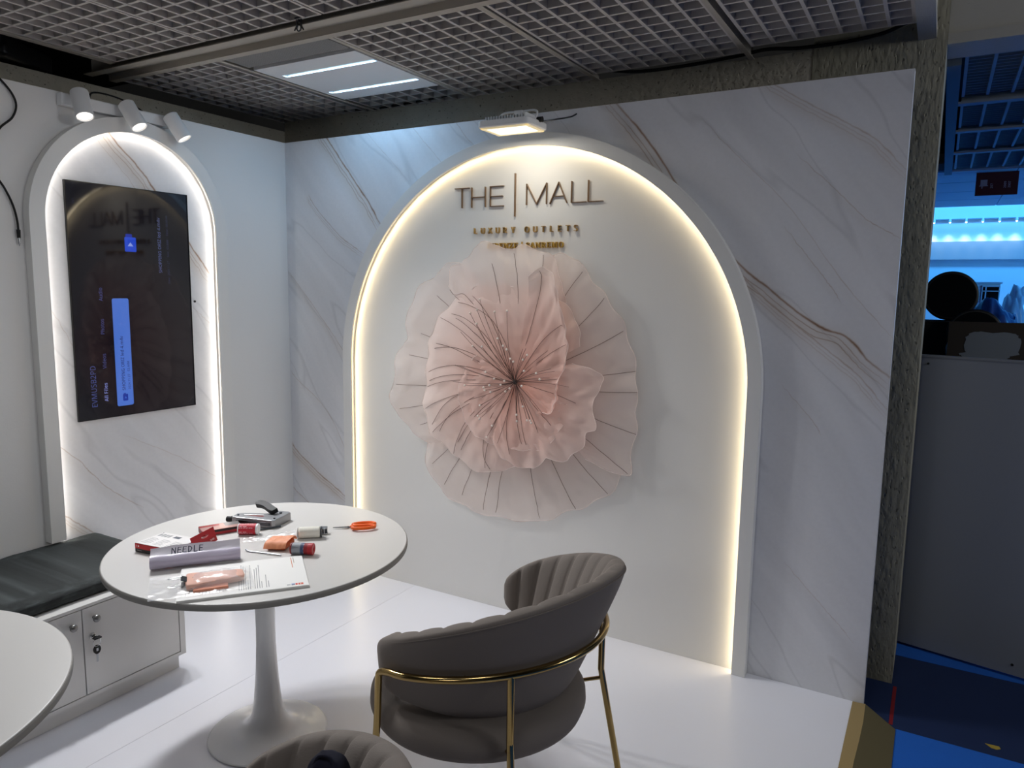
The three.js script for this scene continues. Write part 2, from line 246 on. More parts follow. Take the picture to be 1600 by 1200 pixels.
// ------------------------------------------------------------------ lattice ceiling
const CEIL = 2.7;
{
  const PX = 0.0866, PZ = 0.0862, HB = 0.042, TB = 0.0115;
  const unit = new Map();
  const bladeGeo = (len, alongX) => { const k = len.toFixed(3) + alongX; if (!unit.has(k)) unit.set(k, alongX ? new THREE.BoxGeometry(len, HB, TB) : new THREE.BoxGeometry(TB * 1.15, HB + 0.002, len)); return unit.get(k); };
  function lattice(x0, x1, z0, z1, label, m = M.grid, holes = 0) {
    const t = thing('lattice_ceiling_panel', label, 'ceiling panel', [(x0 + x1) / 2, CEIL, (z0 + z1) / 2], 0, 'white lattice ceiling panels');
    const w = x1 - x0, d = z1 - z0, nx = Math.round(w / PX), nz = Math.round(d / PZ);
    for (let i = 0; i <= nx; i++) mesh('blade', bladeGeo(d, false), m, t, [-w / 2 + w * i / nx, HB / 2, 0]);
    for (let j = 0; j <= nz; j++) mesh('blade', bladeGeo(w, true), m, t, [0, HB / 2 + 0.0005, -d / 2 + d * j / nz]);
    return t;
  }
  const rx = [-0.346, 0.389, 1.124, 1.859, 2.594];
  lattice(-0.31, 0.375, -0.29, 0.815, 'white lattice ceiling panel in the dark corner left of the ceiling light', M.gridShaded);  // same white lattice, corner shade put into a darker colour here and below
  lattice(0.475, 1.105, -0.3, -0.012, 'short white lattice ceiling panel between the ceiling light and the back beam', M.gridShaded);
  lattice(1.14, 1.845, -0.29, 0.815, 'white lattice ceiling panel just right of the ceiling light');
  lattice(1.885, 2.58, -0.2, 0.815, 'white lattice ceiling panel second right of the ceiling light, loose cable behind it');
  lattice(2.635, 3.235, -0.13, 0.815, 'white lattice ceiling panel beside the narrow grey beam at the right end');
  const fx = [-0.02, 0.625, 1.295, 1.965, 2.635];
  const fl = ['front row lattice ceiling panel at the left end above the side wall', 'front row lattice ceiling panel second from the left end', 'front row lattice ceiling panel above the hanging metal clip', 'front row lattice ceiling panel fourth from the left end', 'front row lattice ceiling panel at the right end'];
  fx.forEach((x, i) => lattice(x, i < 4 ? fx[i + 1] - 0.02 : 3.235, 1.0, 1.82, fl[i], M.grid));
  // rails between the panels
  const rail = (g, label) => tag(mesh('ceiling_rail', g, M.rail), label, 'ceiling rail', 'ceiling rails');
  const tee = (x, z0, z1) => merge([box(x - 0.011, x + 0.011, CEIL - 0.004, CEIL - 0.001, z0, z1), box(x - 0.002, x + 0.002, CEIL - 0.001, CEIL + 0.05, z0, z1)]);
  rail(tee(1.124, -0.3, 0.818), 'thin ceiling rail along the right edge of the ceiling light');
  rail(tee(0.435, -0.3, 0.818), 'thin ceiling rail along the left edge of the ceiling light');
  rail(tee(1.858, -0.3, 0.818), 'thin ceiling rail right of the first lattice panel beside the light');
  rail(tee(2.594, -0.3, 0.818), 'thin ceiling rail nearest the narrow grey beam on the right');
  rail(merge([box(-0.072, -0.034, CEIL - 0.004, CEIL, 1.0, 2.6), box(-0.056, -0.05, CEIL, CEIL + 0.06, 1.0, 2.6)]), 'pale ceiling rail ending the front lattice row above the side wall');
  // the deep channel between the two rows
  const ch = thing('ceiling_channel', 'long pale metal channel crossing the ceiling in front of the light', 'ceiling beam', [0, CEIL, 0]);
  mesh('flange', box(-0.31, 3.24, -0.018, -0.014, 0.945, 0.99), M.rail, ch); mesh('flange', box(-0.31, 3.24, -0.018, -0.014, 0.822, 0.86), M.rail, ch);
  mesh('web', [box(-0.31, 3.24, -0.014, 0.06, 0.944, 0.948), box(-0.31, 3.24, -0.014, 0.06, 0.857, 0.861), box(-0.31, 3.24, 0.012, 0.016, 0.861, 0.944)], M.rail, ch);
}
{ // the ceiling light: white plate with two slots, perforated plate beside it
  const t = thing('ceiling_light', 'square white ceiling light plate with two slim cold light slots', 'ceiling light', [0.79, CEIL, 0.315]);
  const hole = (S, x, z, w, d) => { const h = new THREE.Path(); h.moveTo(x - w / 2, z - d / 2); h.lineTo(x + w / 2, z - d / 2); h.lineTo(x + w / 2, z + d / 2); h.lineTo(x - w / 2, z + d / 2); h.lineTo(x - w / 2, z - d / 2); S.holes.push(h); };
  const S = new THREE.Shape([new THREE.Vector2(-0.318, -0.31), new THREE.Vector2(0.318, -0.31), new THREE.Vector2(0.318, 0.31), new THREE.Vector2(-0.318, 0.31)]);
  const slots = [[0.02, 0.165], [0.005, -0.168]];
  for (const [x, z] of slots) hole(S, x, z, 0.575, 0.03);
  mesh('plate', new THREE.ExtrudeGeometry(S, { depth: 0.02, bevelEnabled: false }).rotateX(Math.PI / 2).translate(0, 0.012, 0), M.metalWhite, t);
  for (const [x, z] of slots) {
    mesh('light_slot', rbox(0.545, 0.006, 0.018, 0.002).translate(x, 0.004, z), glow(0xd6fbff, 1.6), t);
    rectLight(new THREE.Color(0.33, 0.65, 1), LUX.ledPanel, 0.545, 0.018, [0.79 + x, CEIL - 0.0005, 0.315 + z], [0.79 + x, 0, 0.315 + z], 'slot_light');
  }
  const holes = dataTex(128, 128, (u, v) => { const a = (u * 16) % 1 - 0.5, b = (v * 16) % 1 - 0.5, d = Math.hypot(a, b) < 0.28 ? 0.16 : 0.62; return [d, d * 0.98, d * 0.95]; }, true, [6, 2]);
  tag(mesh('perforated_plate', rbox(0.64, 0.01, 0.178, 0.002), std(0xffffff, 0.6, 0, { map: holes }), scene, [0.775, CEIL + 0.006, 0.727]), 'finely perforated ceiling plate between the light and the channel', 'ceiling plate');
}
for (const [x, z] of [[1.3, 2.55], [2.5, 2.55]]) { // two more lights of the same kind over the camera side of the booth, out of frame
  const t = thing('ceiling_light', x < 2 ? 'square white ceiling light above the empty table, outside the picture' : 'square white ceiling light above the camera, outside the picture', 'ceiling light', [x, CEIL, z], 0);
  mesh('plate', rbox(0.64, 0.02, 0.62, 0.003).translate(0, 0.012, 0), M.metalWhite, t);
  for (const dz of [0.165, -0.165]) {
    mesh('light_slot', rbox(0.545, 0.006, 0.03, 0.002).translate(0, 0, dz), glow(0xfff6ee, 1.6), t);
    rectLight(new THREE.Color(0.95, 0.97, 1), LUX.ledPanelFar, 0.545, 0.03, [x, CEIL - 0.005, z + dz], [x, 0, z + dz], 'slot_light');
  }
}
{ // metal clip hanging at the channel
  const c = [1.16, CEIL - 0.01, 1.0];
  tag(mesh('ceiling_clip', [rod([0, 0.05, 0], [0, 0.0, 0], 0.004), tube([[-0.012, 0.012, 0], [-0.013, -0.012, 0], [-0.02, -0.03, 0.004]], 0.003, 12, 6), tube([[0.012, 0.012, 0], [0.013, -0.012, 0], [0.02, -0.03, -0.004]], 0.003, 12, 6), rbox(0.032, 0.006, 0.018, 0.002).translate(0, 0.014, 0), new THREE.TorusGeometry(0.011, 0.003, 6, 16).translate(0, -0.022, 0)], M.darkSteel, scene, c), 'small dark metal clip hanging from the lattice ceiling at the channel', 'clip');
}
{ // dark projector-like device in the ceiling gap above the side wall
  const t = thing('ceiling_device', 'dark device with a glinting lens tucked in the ceiling gap above the side wall', 'device', [-0.4, 2.71, 1.28], 0.5);
  mesh('housing', rbox(0.2, 0.1, 0.34, 0.02), std(0x1c1c1e, 0.3), t);
  mesh('lens', cyl(0.035, 0.04, 0.05, 24).rotateX(Math.PI / 2).translate(0.02, -0.02, -0.17), M.blackGloss, t);
  mesh('bracket', [box(-0.03, 0.03, 0.05, 0.3, -0.02, 0.02), rbox(0.03, 0.006, 0.06, 0.002).translate(0.06, -0.052, -0.1)], M.darkSteel, t);
}

// ------------------------------------------------------------------ lamps on the walls
function cone(a, b) { const A = V(...a), d = V(...b).sub(A).normalize(); return d; }
{ // floodlight over the big arch
  const t = thing('flood_light', 'small white flood lamp with cooling fins glowing above the arch', 'lamp', [1.69, 2.376, 0.25], 0.02);
  const S = new THREE.Shape(), w = 0.125, d = 0.088, c = 0.022;
  S.moveTo(-w + c, -d); S.lineTo(w - c, -d); S.quadraticCurveTo(w, -d, w, -d + c); S.lineTo(w, d - c); S.quadraticCurveTo(w, d, w - c, d); S.lineTo(-w + c, d); S.quadraticCurveTo(-w, d, -w, d - c); S.lineTo(-w, -d + c); S.quadraticCurveTo(-w, -d, -w + c, -d);
  mesh('housing', new THREE.ExtrudeGeometry(S, { depth: 0.018, bevelEnabled: true, bevelSize: 0.006, bevelThickness: 0.006, bevelSegments: 3 }).rotateX(Math.PI / 2).translate(0, 0.026, 0), M.metalWhite, t);
  for (let i = 0; i < 15; i++) mesh('cooling_fin', box(-0.0025, 0.0025, 0.03, 0.05, -0.07, 0.07), M.metalWhite, t, [-0.098 + i * 0.014, 0, 0]);
  mesh('glass', rbox(0.2, 0.006, 0.128, 0.003).translate(0, 0.001, 0), glow(0xfff3d8, 2.2), t);
  mesh('rim', [rbox(0.238, 0.012, 0.018, 0.004).translate(0, 0.002, 0.073), rbox(0.238, 0.012, 0.018, 0.004).translate(0, 0.002, -0.073), rbox(0.018, 0.012, 0.164, 0.004).translate(0.11, 0.002, 0), rbox(0.018, 0.012, 0.164, 0.004).translate(-0.11, 0.002, 0)], new THREE.MeshStandardMaterial({ color: 0xe8e0c8, emissive: 0xffe2a0, emissiveIntensity: 0.35, roughness: 0.4 }), t);
  mesh('bracket', [tube([[-0.09, 0.03, -0.03], [-0.09, 0.085, -0.06], [0, 0.09, -0.06], [0.09, 0.085, -0.06], [0.09, 0.03, -0.03]], 0.005, 32, 6), box(-0.02, 0.02, 0.07, 0.095, -0.248, -0.05)], M.metalWhite, t);
  mesh('clamp_knob', cyl(0.012, 0.012, 0.025, 16).rotateZ(Math.PI / 2).translate(0.132, 0.035, -0.01), M.rubber, t);
  mesh('cable', tube([[0.13, 0.03, -0.03], [0.17, 0.05, -0.1], [0.19, 0.085, -0.22], [0.2, 0.1, -0.246]], 0.0035, 24, 6), M.darkSteel, t);
  rectLight(new THREE.Color(1, 0.94, 0.82), LUX.flood, 0.2, 0.128, [1.69, 2.3725, 0.25], [1.69, 0, 0.22], 'flood_light_beam');
}
{ // three cylinder spots on a short rail above the screen arch
  const t = thing('spot_rail', 'white rail holding three cylinder spots above the screen arch', 'rail', [0.0006, 2.465, 1.03]);
  mesh('rail_body', rbox(0.036, 0.05, 0.53, 0.003).translate(0.018, 0, 0), M.metalWhite, t);
  for (const z of [0.266, -0.266]) mesh('end_cap', rbox(0.038, 0.052, 0.006, 0.002).translate(0.019, 0, z), M.metalWhite, t);
  const heads = [
    [[0.087, 2.475, 1.245], [0.134, 2.38, 1.256], [2.0, 0, 1.9], 'leftmost white cylinder spot on the rail above the screen, pointing down'],
    [[0.084, 2.472, 1.02], [0.14, 2.382, 1.004], [2.2, 0, 1.1], 'middle white cylinder spot on the rail above the screen, tilted slightly'],
    [[0.08, 2.466, 0.79], [0.124, 2.374, 0.756], [2.2, 0, 1.1], 'rightmost white cylinder spot on the rail above the screen, tilted towards the corner'],
  ];
  for (const [a, b, tgt, label] of heads) {
    const A = V(...a), B = V(...b), d = B.clone().sub(A).normalize(), q = new THREE.Quaternion().setFromUnitVectors(V(0, -1, 0), d);
    const h = thing('spot_lamp', label, 'lamp', a, 0, 'cylinder spots above the screen');
    const dir = (g) => g.applyQuaternion(q);
    const body = new THREE.LatheGeometry([[0.0, 0.03], [0.03, 0.03], [0.037, 0.024], [0.037, -0.098], [0.0335, -0.101], [0.0315, -0.098], [0.031, -0.088], [0.0, -0.086]].map((p) => new THREE.Vector2(...p)).reverse(), 40);
    mesh('lamp_body', dir(body), M.metalWhite, h);
    mesh('lens', dir(cyl(0.0308, 0.0308, 0.004, 32).translate(0, -0.0905, 0)), glow(0xfff6ea, 3), h);
    mesh('joint', rod([0, 0, 0], [0.034 - a[0], -0.008, 0], 0.008), M.metalWhite, h);
    const s = new THREE.SpotLight(new THREE.Color(0.98, 0.985, 1), LUX.spot, 0, 0.88, 1, 2);
    s.position.copy(A.clone().addScaledVector(d, 0.104)); s.target.position.set(...tgt); s.castShadow = true; s.shadow.radius = 3; s.name = 'spot_beam'; scene.add(s, s.target);
  }
}
for (const [x, z, tx, tz, pw, lab] of [[6.6, 0.55, 0, 1.3, LUX.fillAisle, 'added white fill light across the aisle, outside the picture on the right'], [2.2, 6.8, 1.4, 0, LUX.fillFront, 'added white fill light facing the booth from behind the camera']]) {  // two unseen fill lights, added to brighten the walls and chairs they face
  const t = thing('fill_light', lab, 'lamp', [x, x > 4 ? 2.65 : 2.95, z]); t.lookAt(tx, 0.9, tz);
  mesh('housing', rbox(1.24, 0.64, 0.08, 0.01).translate(0, 0, -0.045), M.metalWhite, t); mesh('glass', rbox(1.2, 0.6, 0.006, 0.002), glow(0xf4f7ff, 2), t);
  for (const hx of [-0.5, 0.5]) mesh('hanger', rod([hx, 0.2, -0.09], [hx, x > 4 ? 0.72 : 0.42, x > 4 ? -0.32 : -0.2], 0.008), M.darkSteel, t);
  const hy = x > 4 ? 2.65 : 2.95, d = V(tx, 0.9, tz).sub(V(x, hy, z)).normalize().multiplyScalar(0.006);
  rectLight(new THREE.Color(0.95, 0.97, 1), pw, 1.2, 0.6, [x + d.x, hy + d.y, z + d.z], [tx, 0.9, tz], 'fill_light_beam');
}
// ------------------------------------------------------------------ the screen
{
  const tex = canvasTex(915, 1626, (c, w, h) => {
    c.fillStyle = '#0b0a12'; c.fillRect(0, 0, w, h);
    const T = (s, u, v, px, col, font = '') => { c.save(); c.translate(u * w, v * h); c.rotate(-Math.PI / 2); c.fillStyle = col; c.font = `${font} ${px}px sans-serif`; c.fillText(s, 0, 0); c.restore(); };
    T('EVMUSB2PD', 0.145, 0.951, 53, '#47518c');
    T('All Files', 0.232, 0.93, 36, '#7680c0', 'bold'); T('Videos', 0.232, 0.785, 36, '#4a5290'); T('Photos', 0.232, 0.637, 36, '#4a5290'); T('Audio', 0.232, 0.492, 36, '#4a5290');
    c.fillStyle = '#4b74cf'; c.beginPath(); c.roundRect(0.303 * w, 0.481 * h, 0.137 * w, 0.478 * h, 14); c.fill();
    T('SHOPPING ORIZ led 4.m4v', 0.377, 0.89, 33, '#0a1746'); T('2024.11.27   53.44M', 0.42, 0.888, 23, '#132763');
    c.fillStyle = '#12349c'; c.beginPath(); c.roundRect(0.352 * w, 0.907 * h, 0.042 * w, 0.03 * h, 5); c.fill(); c.fillRect(0.358 * w, 0.903 * h, 0.018 * w, 0.008 * h);
    c.fillStyle = '#3a62c4'; c.beginPath(); c.moveTo(0.363 * w, 0.927 * h); c.lineTo(0.385 * w, 0.927 * h); c.lineTo(0.374 * w, 0.917 * h); c.fill();
    c.fillStyle = '#12289a'; c.beginPath(); c.roundRect(0.443 * w, 0.198 * h, 0.055 * w, 0.03 * h, 8); c.fill();
    c.fillStyle = '#1d46c8'; c.beginPath(); c.roundRect(0.433 * w, 0.212 * h, 0.096 * w, 0.064 * h, 8); c.fill();
    c.fillStyle = '#8f9fe6'; c.beginPath(); c.moveTo(0.457 * w, 0.252 * h); c.lineTo(0.505 * w, 0.252 * h); c.lineTo(0.481 * w, 0.234 * h); c.fill();
    T('SHOPPING ORIZ led 4.m4v', 0.745, 0.366, 34, '#5d679a');
    T('Date:  2024.11.27     Size:  53.44M     Time:  00:00:48', 0.815, 0.415, 22, '#394063');
    T('0x1', 0.06, 0.09, 22, '#2c3350');
  });
  const t = thing('television', 'tall dark screen showing a file menu turned on its side', 'screen', [0.0052, 1.5812, 0.9905], Math.PI / 2);
  mesh('bezel', [box(-0.3085, 0.3085, 0.5405, 0.5442, 0, 0.012), box(-0.3085, 0.3085, -0.5442, -0.5405, 0, 0.012), box(-0.3085, -0.3045, -0.541, 0.541, 0, 0.012), box(0.3045, 0.3085, -0.541, 0.541, 0, 0.012), box(-0.304, 0.304, -0.54, 0.54, 0, 0.004)], M.blackGloss, t);
  mesh('display', new THREE.PlaneGeometry(0.609, 1.081).translate(0, 0, 0.0095), phys(0x06060a, 0.05, { emissive: 0xffffff, emissiveMap: tex, emissiveIntensity: 0.85, specularIntensity: 1, ior: 1.55 }), t);
  tag(mesh('sensor_eye', cyl(0.006, 0.006, 0.004, 16).rotateZ(Math.PI / 2), M.black, scene, [0.0066, 1.583, 0.655]), 'tiny black sensor dot on the marble panel right of the screen', 'sensor');
}
// ------------------------------------------------------------------ gold lettering
{
  const t = thing('wall_lettering', 'thin gold and bronze metal letters mounted high on the arched panel', 'lettering', [0, 0, 0.0046]);
  const D = 0.011, W = 0.0038, front = std(0x8f745a, 0.32, 0.6);
  const bar = (a, b, w = W) => { const dx = b[0] - a[0], dy = b[1] - a[1], l = Math.hypot(dx, dy); return new THREE.BoxGeometry(l + w * 0.9, w, D).rotateZ(Math.atan2(dy, dx)).translate((a[0] + b[0]) / 2, (a[1] + b[1]) / 2, D / 2); };
  const H = 2.1725, B = 2.077, m = 2.125;
  const L = (list) => mesh('letter', list.map(([a, b]) => bar(a, b)), front, t);
  L([[[1.219, H], [1.304, H]], [[1.2605, H], [1.2605, B]]]);
  L([[[1.319, H], [1.319, B]], [[1.3995, H], [1.3995, B]], [[1.319, m], [1.3995, m]]]);
  L([[[1.429, H], [1.429, B]], [[1.429, H], [1.505, H]], [[1.429, m], [1.5, m]], [[1.429, B], [1.505, B]]]);
  mesh('divider', bar([1.5705, 2.226], [1.5705, 2.025], 0.0048), front, t);
  L([[[1.635, B], [1.635, H]], [[1.635, H], [1.69, B]], [[1.69, B], [1.743, H]], [[1.743, H], [1.743, B]]]);
  L([[[1.762, B], [1.807, H]], [[1.807, H], [1.851, B]], [[1.781, 2.109], [1.832, 2.109]]]);
  L([[[1.874, H], [1.874, B]], [[1.874, B], [1.949, B]]]);
  L([[[1.959, H], [1.959, B]], [[1.959, B], [2.032, B]]]);
  const loader = new FontLoader();
  const sans = await loader.loadAsync('fonts/droid/droid_sans_regular.typeface.json'), serif = await loader.loadAsync('fonts/droid/droid_serif_bold.typeface.json');
  const glyph = (ch, font, size, x, y, depth, mat) => { const g = new TextGeometry(ch, { font, size, depth, curveSegments: 6, bevelEnabled: false }); g.computeBoundingBox(); const b = g.boundingBox; return mesh('letter', g.translate(x - (b.min.x + b.max.x) / 2, y, 0.0), mat, t); };
  const xs = [1.344, 1.388, 1.431, 1.475, 1.517, 1.563, 1.641, 1.686, 1.73, 1.774, 1.817, 1.86, 1.901];
  [...'LUXURYOUTLETS'].forEach((ch, i) => glyph(ch, sans, 0.0285, xs[i], 1.945, 0.014, M.letterGold));
  const word = (s, x0, x1) => { const w = [...s].map((ch) => ({ I: 0.55, M: 1.35, N: 1.1, O: 1.1, E: 0.92, R: 1, A: 1.02, S: 0.85, F: 0.9, Z: 0.9, C: 0.95 })[ch]), sum = w.reduce((a, b) => a + b); let x = x0; [...s].forEach((ch, i) => { const d = (x1 - x0) * w[i] / sum; glyph(ch, serif, 0.0262, x + d / 2, 1.871, 0.012, M.brass); x += d; }); };
  word('FIRENZE', 1.412, 1.592); word('SANREMO', 1.634, 1.842);
  mesh('divider', bar([1.613, 1.9], [1.613, 1.868], 0.003), M.brass, t);
}
// ------------------------------------------------------------------ the paper flower
{
  const C = [1.643, 1.224], ZC = 0.085;
  const t = thing('paper_flower', 'huge blush pink sheer fabric flower with thin wires on the arched panel', 'flower', [C[0], C[1], 0.0046]);
  mesh('wall_mount', [cyl(0.012, 0.012, ZC - 0.01, 16).rotateX(Math.PI / 2).translate(0, 0, (ZC - 0.01) / 2), cyl(0.06, 0.06, 0.004, 24).rotateX(Math.PI / 2).translate(0, 0, 0.002)], M.metalWhite, t);
  const organza = (op) => phys(0xffffff, 0.9, { vertexColors: true, transparent: true, opacity: op, transmission: 0.1, thickness: 0, ior: 1.2, specularIntensity: 0.15, side: THREE.DoubleSide });
  const sheer = organza(0.42), mid = organza(0.5), dense = organza(0.58);
  const wire = std(0x5a4038, 0.6), hemMat = phys(0xfbeee8, 0.6, { transmission: 0.35, thickness: 0, ior: 1.2 });
  const table = (tab) => (deg) => { // rim radius by angle, with wrap
    let d = deg; for (let i = 0; i < tab.length - 1; i++) { const [a, ra] = tab[i], [b, rb] = tab[i + 1]; if (d >= a && d <= b) return lerp(ra, rb, smooth(0, 1, (d - a) / (b - a)) * 0.5 + 0.5 * (d - a) / (b - a)); }
    return d < tab[0][0] ? tab[0][1] : tab[tab.length - 1][1];
  };
  const inner = [0.98, 0.5, 0.38], outer = [0.99, 0.83, 0.76];
  function petal({ tab, z0 = ZC, zr, bow = 0, amp = 0.012, k = 9, ph = 0, mat = sheer, wires = [], tint = 1, curl, s0 = 0.02, nu = 90, nv = 26, label }) {
    const R = table(tab), a0 = tab[0][0], a1 = tab[tab.length - 1][0];
    const f = (u, v) => {
      const deg = lerp(a0, a1, u), th = deg * Math.PI / 180, s = lerp(s0, 1, v), rr = R(deg) * (1 + 0.012 * Math.sin(th * 23 + ph) * s ** 4);
      let r = rr * s, z = lerp(z0, zr, s ** 1.3) + bow * Math.sin(Math.PI * s);
      z += amp * s * s * (0.5 + 1.1 * Math.abs(fbm(th * 1.3, ph, 1, 2) * 2)) * (Math.sin(k * th + ph + 2 * fbm(th * 2, ph, 4, 2)) + 0.6 * Math.sin(2.3 * k * th + 2 * ph + 4 * s)) + 0.02 * s * fbm(3 * s * Math.cos(th) + ph, 3 * s * Math.sin(th), ph, 3) + 0.012 * fbm(9 * s * Math.cos(th) + ph, 9 * s * Math.sin(th), ph + 2, 2) * s;
      if (curl) { const c = curl(deg, s); z += c[0]; r += c[1]; }
      return [r * Math.cos(th), r * Math.sin(th), Math.max(z, 0.012)];
    };
    const g = surf(nu, nv, f), n = g.attributes.position.count, col = new Float32Array(n * 3), p = g.attributes.position;
    for (let i = 0; i < n; i++) { const d = Math.hypot(p.getX(i), p.getY(i)), q = clamp(d / 0.6 + 0.08 * fbm(p.getX(i) * 8, p.getY(i) * 8, ph, 3)), w = Math.pow(q, 0.75) * tint + (1 - tint) * 1; for (let c = 0; c < 3; c++) col[i * 3 + c] = lerp(inner[c], outer[c], clamp(w)); }
    g.setAttribute('color', new THREE.BufferAttribute(col, 3));
    const o = mesh('petal', g, mat, t);
    const rim = []; for (let i = 0; i <= 60; i++) rim.push(f(i / 60, 1)); mesh('hem', tube(rim, 0.0013, 180, 5), hemMat, o);
    for (const [deg, s0w = 0.1, s1w = 0.97, bend = 0] of wires) {
      const pts = []; for (let i = 0; i <= 14; i++) { const s = lerp(s0w, s1w, i / 14), q = f(clamp((deg + bend * (s - s0w) ** 2 - a0) / (a1 - a0)), clamp((s - s0) / (1 - s0))); q[2] += 0.003; pts.push(q); }
      mesh('wire', tube(pts, 0.0011, 40, 5), wire, o);
    }
    return o;
  }
  // back sheets
  petal({ tab: [[205, 0.6], [212, 0.7], [220, 0.78], [226, 0.81], [233, 0.81], [244, 0.79], [255, 0.75], [267, 0.72], [276, 0.72], [282, 0.7], [295, 0.68], [310, 0.69], [317, 0.69], [325, 0.67]], zr: 0.02, z0: 0.075, amp: 0.004, k: 7, ph: 1, mat: sheer, tint: 0.8, wires: [[222, 0.4, 0.93], [229, 0.3, 0.95, 6], [239, 0.4, 0.93, 5], [250, 0.35, 0.96, 5], [258, 0.4, 0.97], [278, 0.4, 0.98, 2], [295, 0.35, 0.99, 3], [311, 0.35, 0.99, 4]] });
  petal({ tab: [[-44, 0.5], [-38, 0.64], [-34, 0.7], [-28, 0.66], [-18, 0.63], [-8, 0.61], [2, 0.6], [9, 0.6], [16, 0.6], [26, 0.6], [34, 0.61], [42, 0.605], [51, 0.61], [58, 0.63], [65, 0.65], [71, 0.66], [78, 0.6]], zr: 0.045, z0: 0.08, amp: 0.006, k: 8, ph: 2.2, mat: mid, tint: 0.75, wires: [[-34, 0.3, 0.98], [-20, 0.35, 1, 4], [-3, 0.35, 1, 6], [7.5, 0.3, 1, 2], [25, 0.3, 0.98, 4], [41, 0.3, 0.98, 6], [62, 0.3, 0.97, -6]] });
  petal({ tab: [[118, 0.6], [124, 0.7], [129, 0.73], [136, 0.745], [145, 0.77], [154, 0.78], [159, 0.77], [166, 0.745], [169, 0.765], [174, 0.79], [180, 0.79], [185, 0.815], [190, 0.85], [198, 0.84], [204, 0.765], [211, 0.72], [217, 0.68], [222, 0.58]], zr: 0.03, z0: 0.08, amp: 0.006, k: 10, ph: 0.4, mat: sheer, tint: 0.85, wires: [[140, 0.35, 0.86, 6], [160, 0.35, 0.85, 6], [172, 0.4, 0.9, 4], [187, 0.4, 0.97, -4], [197, 0.4, 0.95, -5], [206, 0.4, 0.9, -5]] });
  petal({ tab: [[52, 0.38], [61, 0.48], [67, 0.55], [74, 0.62], [78, 0.635], [84, 0.645], [90, 0.655], [94, 0.64], [103, 0.675], [108, 0.71], [112, 0.705], [117, 0.675], [122, 0.665], [127, 0.7], [133, 0.62]], zr: 0.06, z0: 0.085, bow: 0.02, amp: 0.009, k: 9, ph: 3.1, mat: mid, tint: 0.9, wires: [[74, 0.35, 0.98, 12], [88, 0.2, 0.97, 10], [104, 0.5, 0.85, 12], [118, 0.2, 0.97, 30], [128, 0.2, 0.9, 10]] });
  // inner bowl
  petal({ tab: [[30, 0.38], [45, 0.43], [60, 0.46], [80, 0.45], [100, 0.47], [120, 0.52], [140, 0.55], [150, 0.56], [171, 0.56], [185, 0.565], [198, 0.6], [211, 0.61], [224, 0.565], [235, 0.55], [245, 0.535], [258, 0.47], [272, 0.42]], zr: 0.075, z0: 0.09, bow: 0.03, amp: 0.007, k: 8, ph: 5.2, mat: dense, wires: [[100, 0.04, 0.95, 40], [112, 0.3, 0.97, 26], [140, 0.2, 0.97, 12], [156, 0.3, 0.9, 14], [181, 0.2, 0.98, 10], [194, 0.3, 0.97, 10], [206, 0.3, 0.96, 12], [225, 0.25, 0.9, 10], [122, 0.04, 0.92, 24], [131, 0.04, 0.85, 14], [148, 0.04, 0.9, 22], [164, 0.04, 0.95, 18], [174, 0.04, 0.95, 12], [189, 0.06, 0.94, 24], [200, 0.1, 0.9, 20], [213, 0.04, 0.98, 16], [218, 0.1, 0.85, 12], [232, 0.06, 0.97, 24], [243, 0.2, 0.95, 10]], nu: 130 });
  petal({ tab: [[245, 0.3], [256, 0.36], [265, 0.39], [273, 0.415], [285, 0.43], [293, 0.405], [299, 0.4], [310, 0.455], [318, 0.455], [325, 0.46], [333, 0.445], [338, 0.475], [348, 0.43], [354, 0.42], [361, 0.455], [367, 0.47], [372, 0.43], [380, 0.33]], zr: 0.12, z0: 0.092, bow: 0.02, amp: 0.01, k: 9, ph: 4.1, mat: dense, wires: [[258, 0.05, 0.9, 14], [276, 0.05, 0.75, 8], [284, 0.05, 0.72], [318, 0.04, 0.62], [352, 0.1, 0.8, -8]], nu: 120 });
  // folded lip standing up on the right
  petal({ tab: [[-42, 0.25], [-30, 0.3], [-15, 0.295], [0, 0.29], [10, 0.31], [18, 0.34], [27, 0.385], [38, 0.42], [47, 0.45], [56, 0.51], [63, 0.56], [69, 0.62], [74, 0.63], [80, 0.56]], zr: 0.115, z0: 0.094, bow: 0.015, amp: 0.01, k: 13, ph: 0.9, mat: dense, curl: (d, s) => [0.03 * smooth(0.7, 1, s), -0.05 * smooth(0.82, 1, s)], wires: [[72, 0.3, 0.96, 6], [56, 0.1, 0.9, -14], [40, 0.05, 0.85, -8], [8, 0.05, 0.85]], nu: 110 });
  petal({ tab: [[150, 0.24], [175, 0.3], [200, 0.34], [225, 0.36], [250, 0.34], [275, 0.33], [300, 0.35], [320, 0.33], [345, 0.3]], zr: 0.12, z0: 0.094, bow: 0.012, amp: 0.005, k: 9, ph: 2.7, mat: dense, tint: 0.75 });
  // stamens: wires from the middle, each with a pearl
  const pearl = phys(0xf3e6dc, 0.2, { clearcoat: 0.6 }), sg = new THREE.SphereGeometry(0.0058, 12, 8);
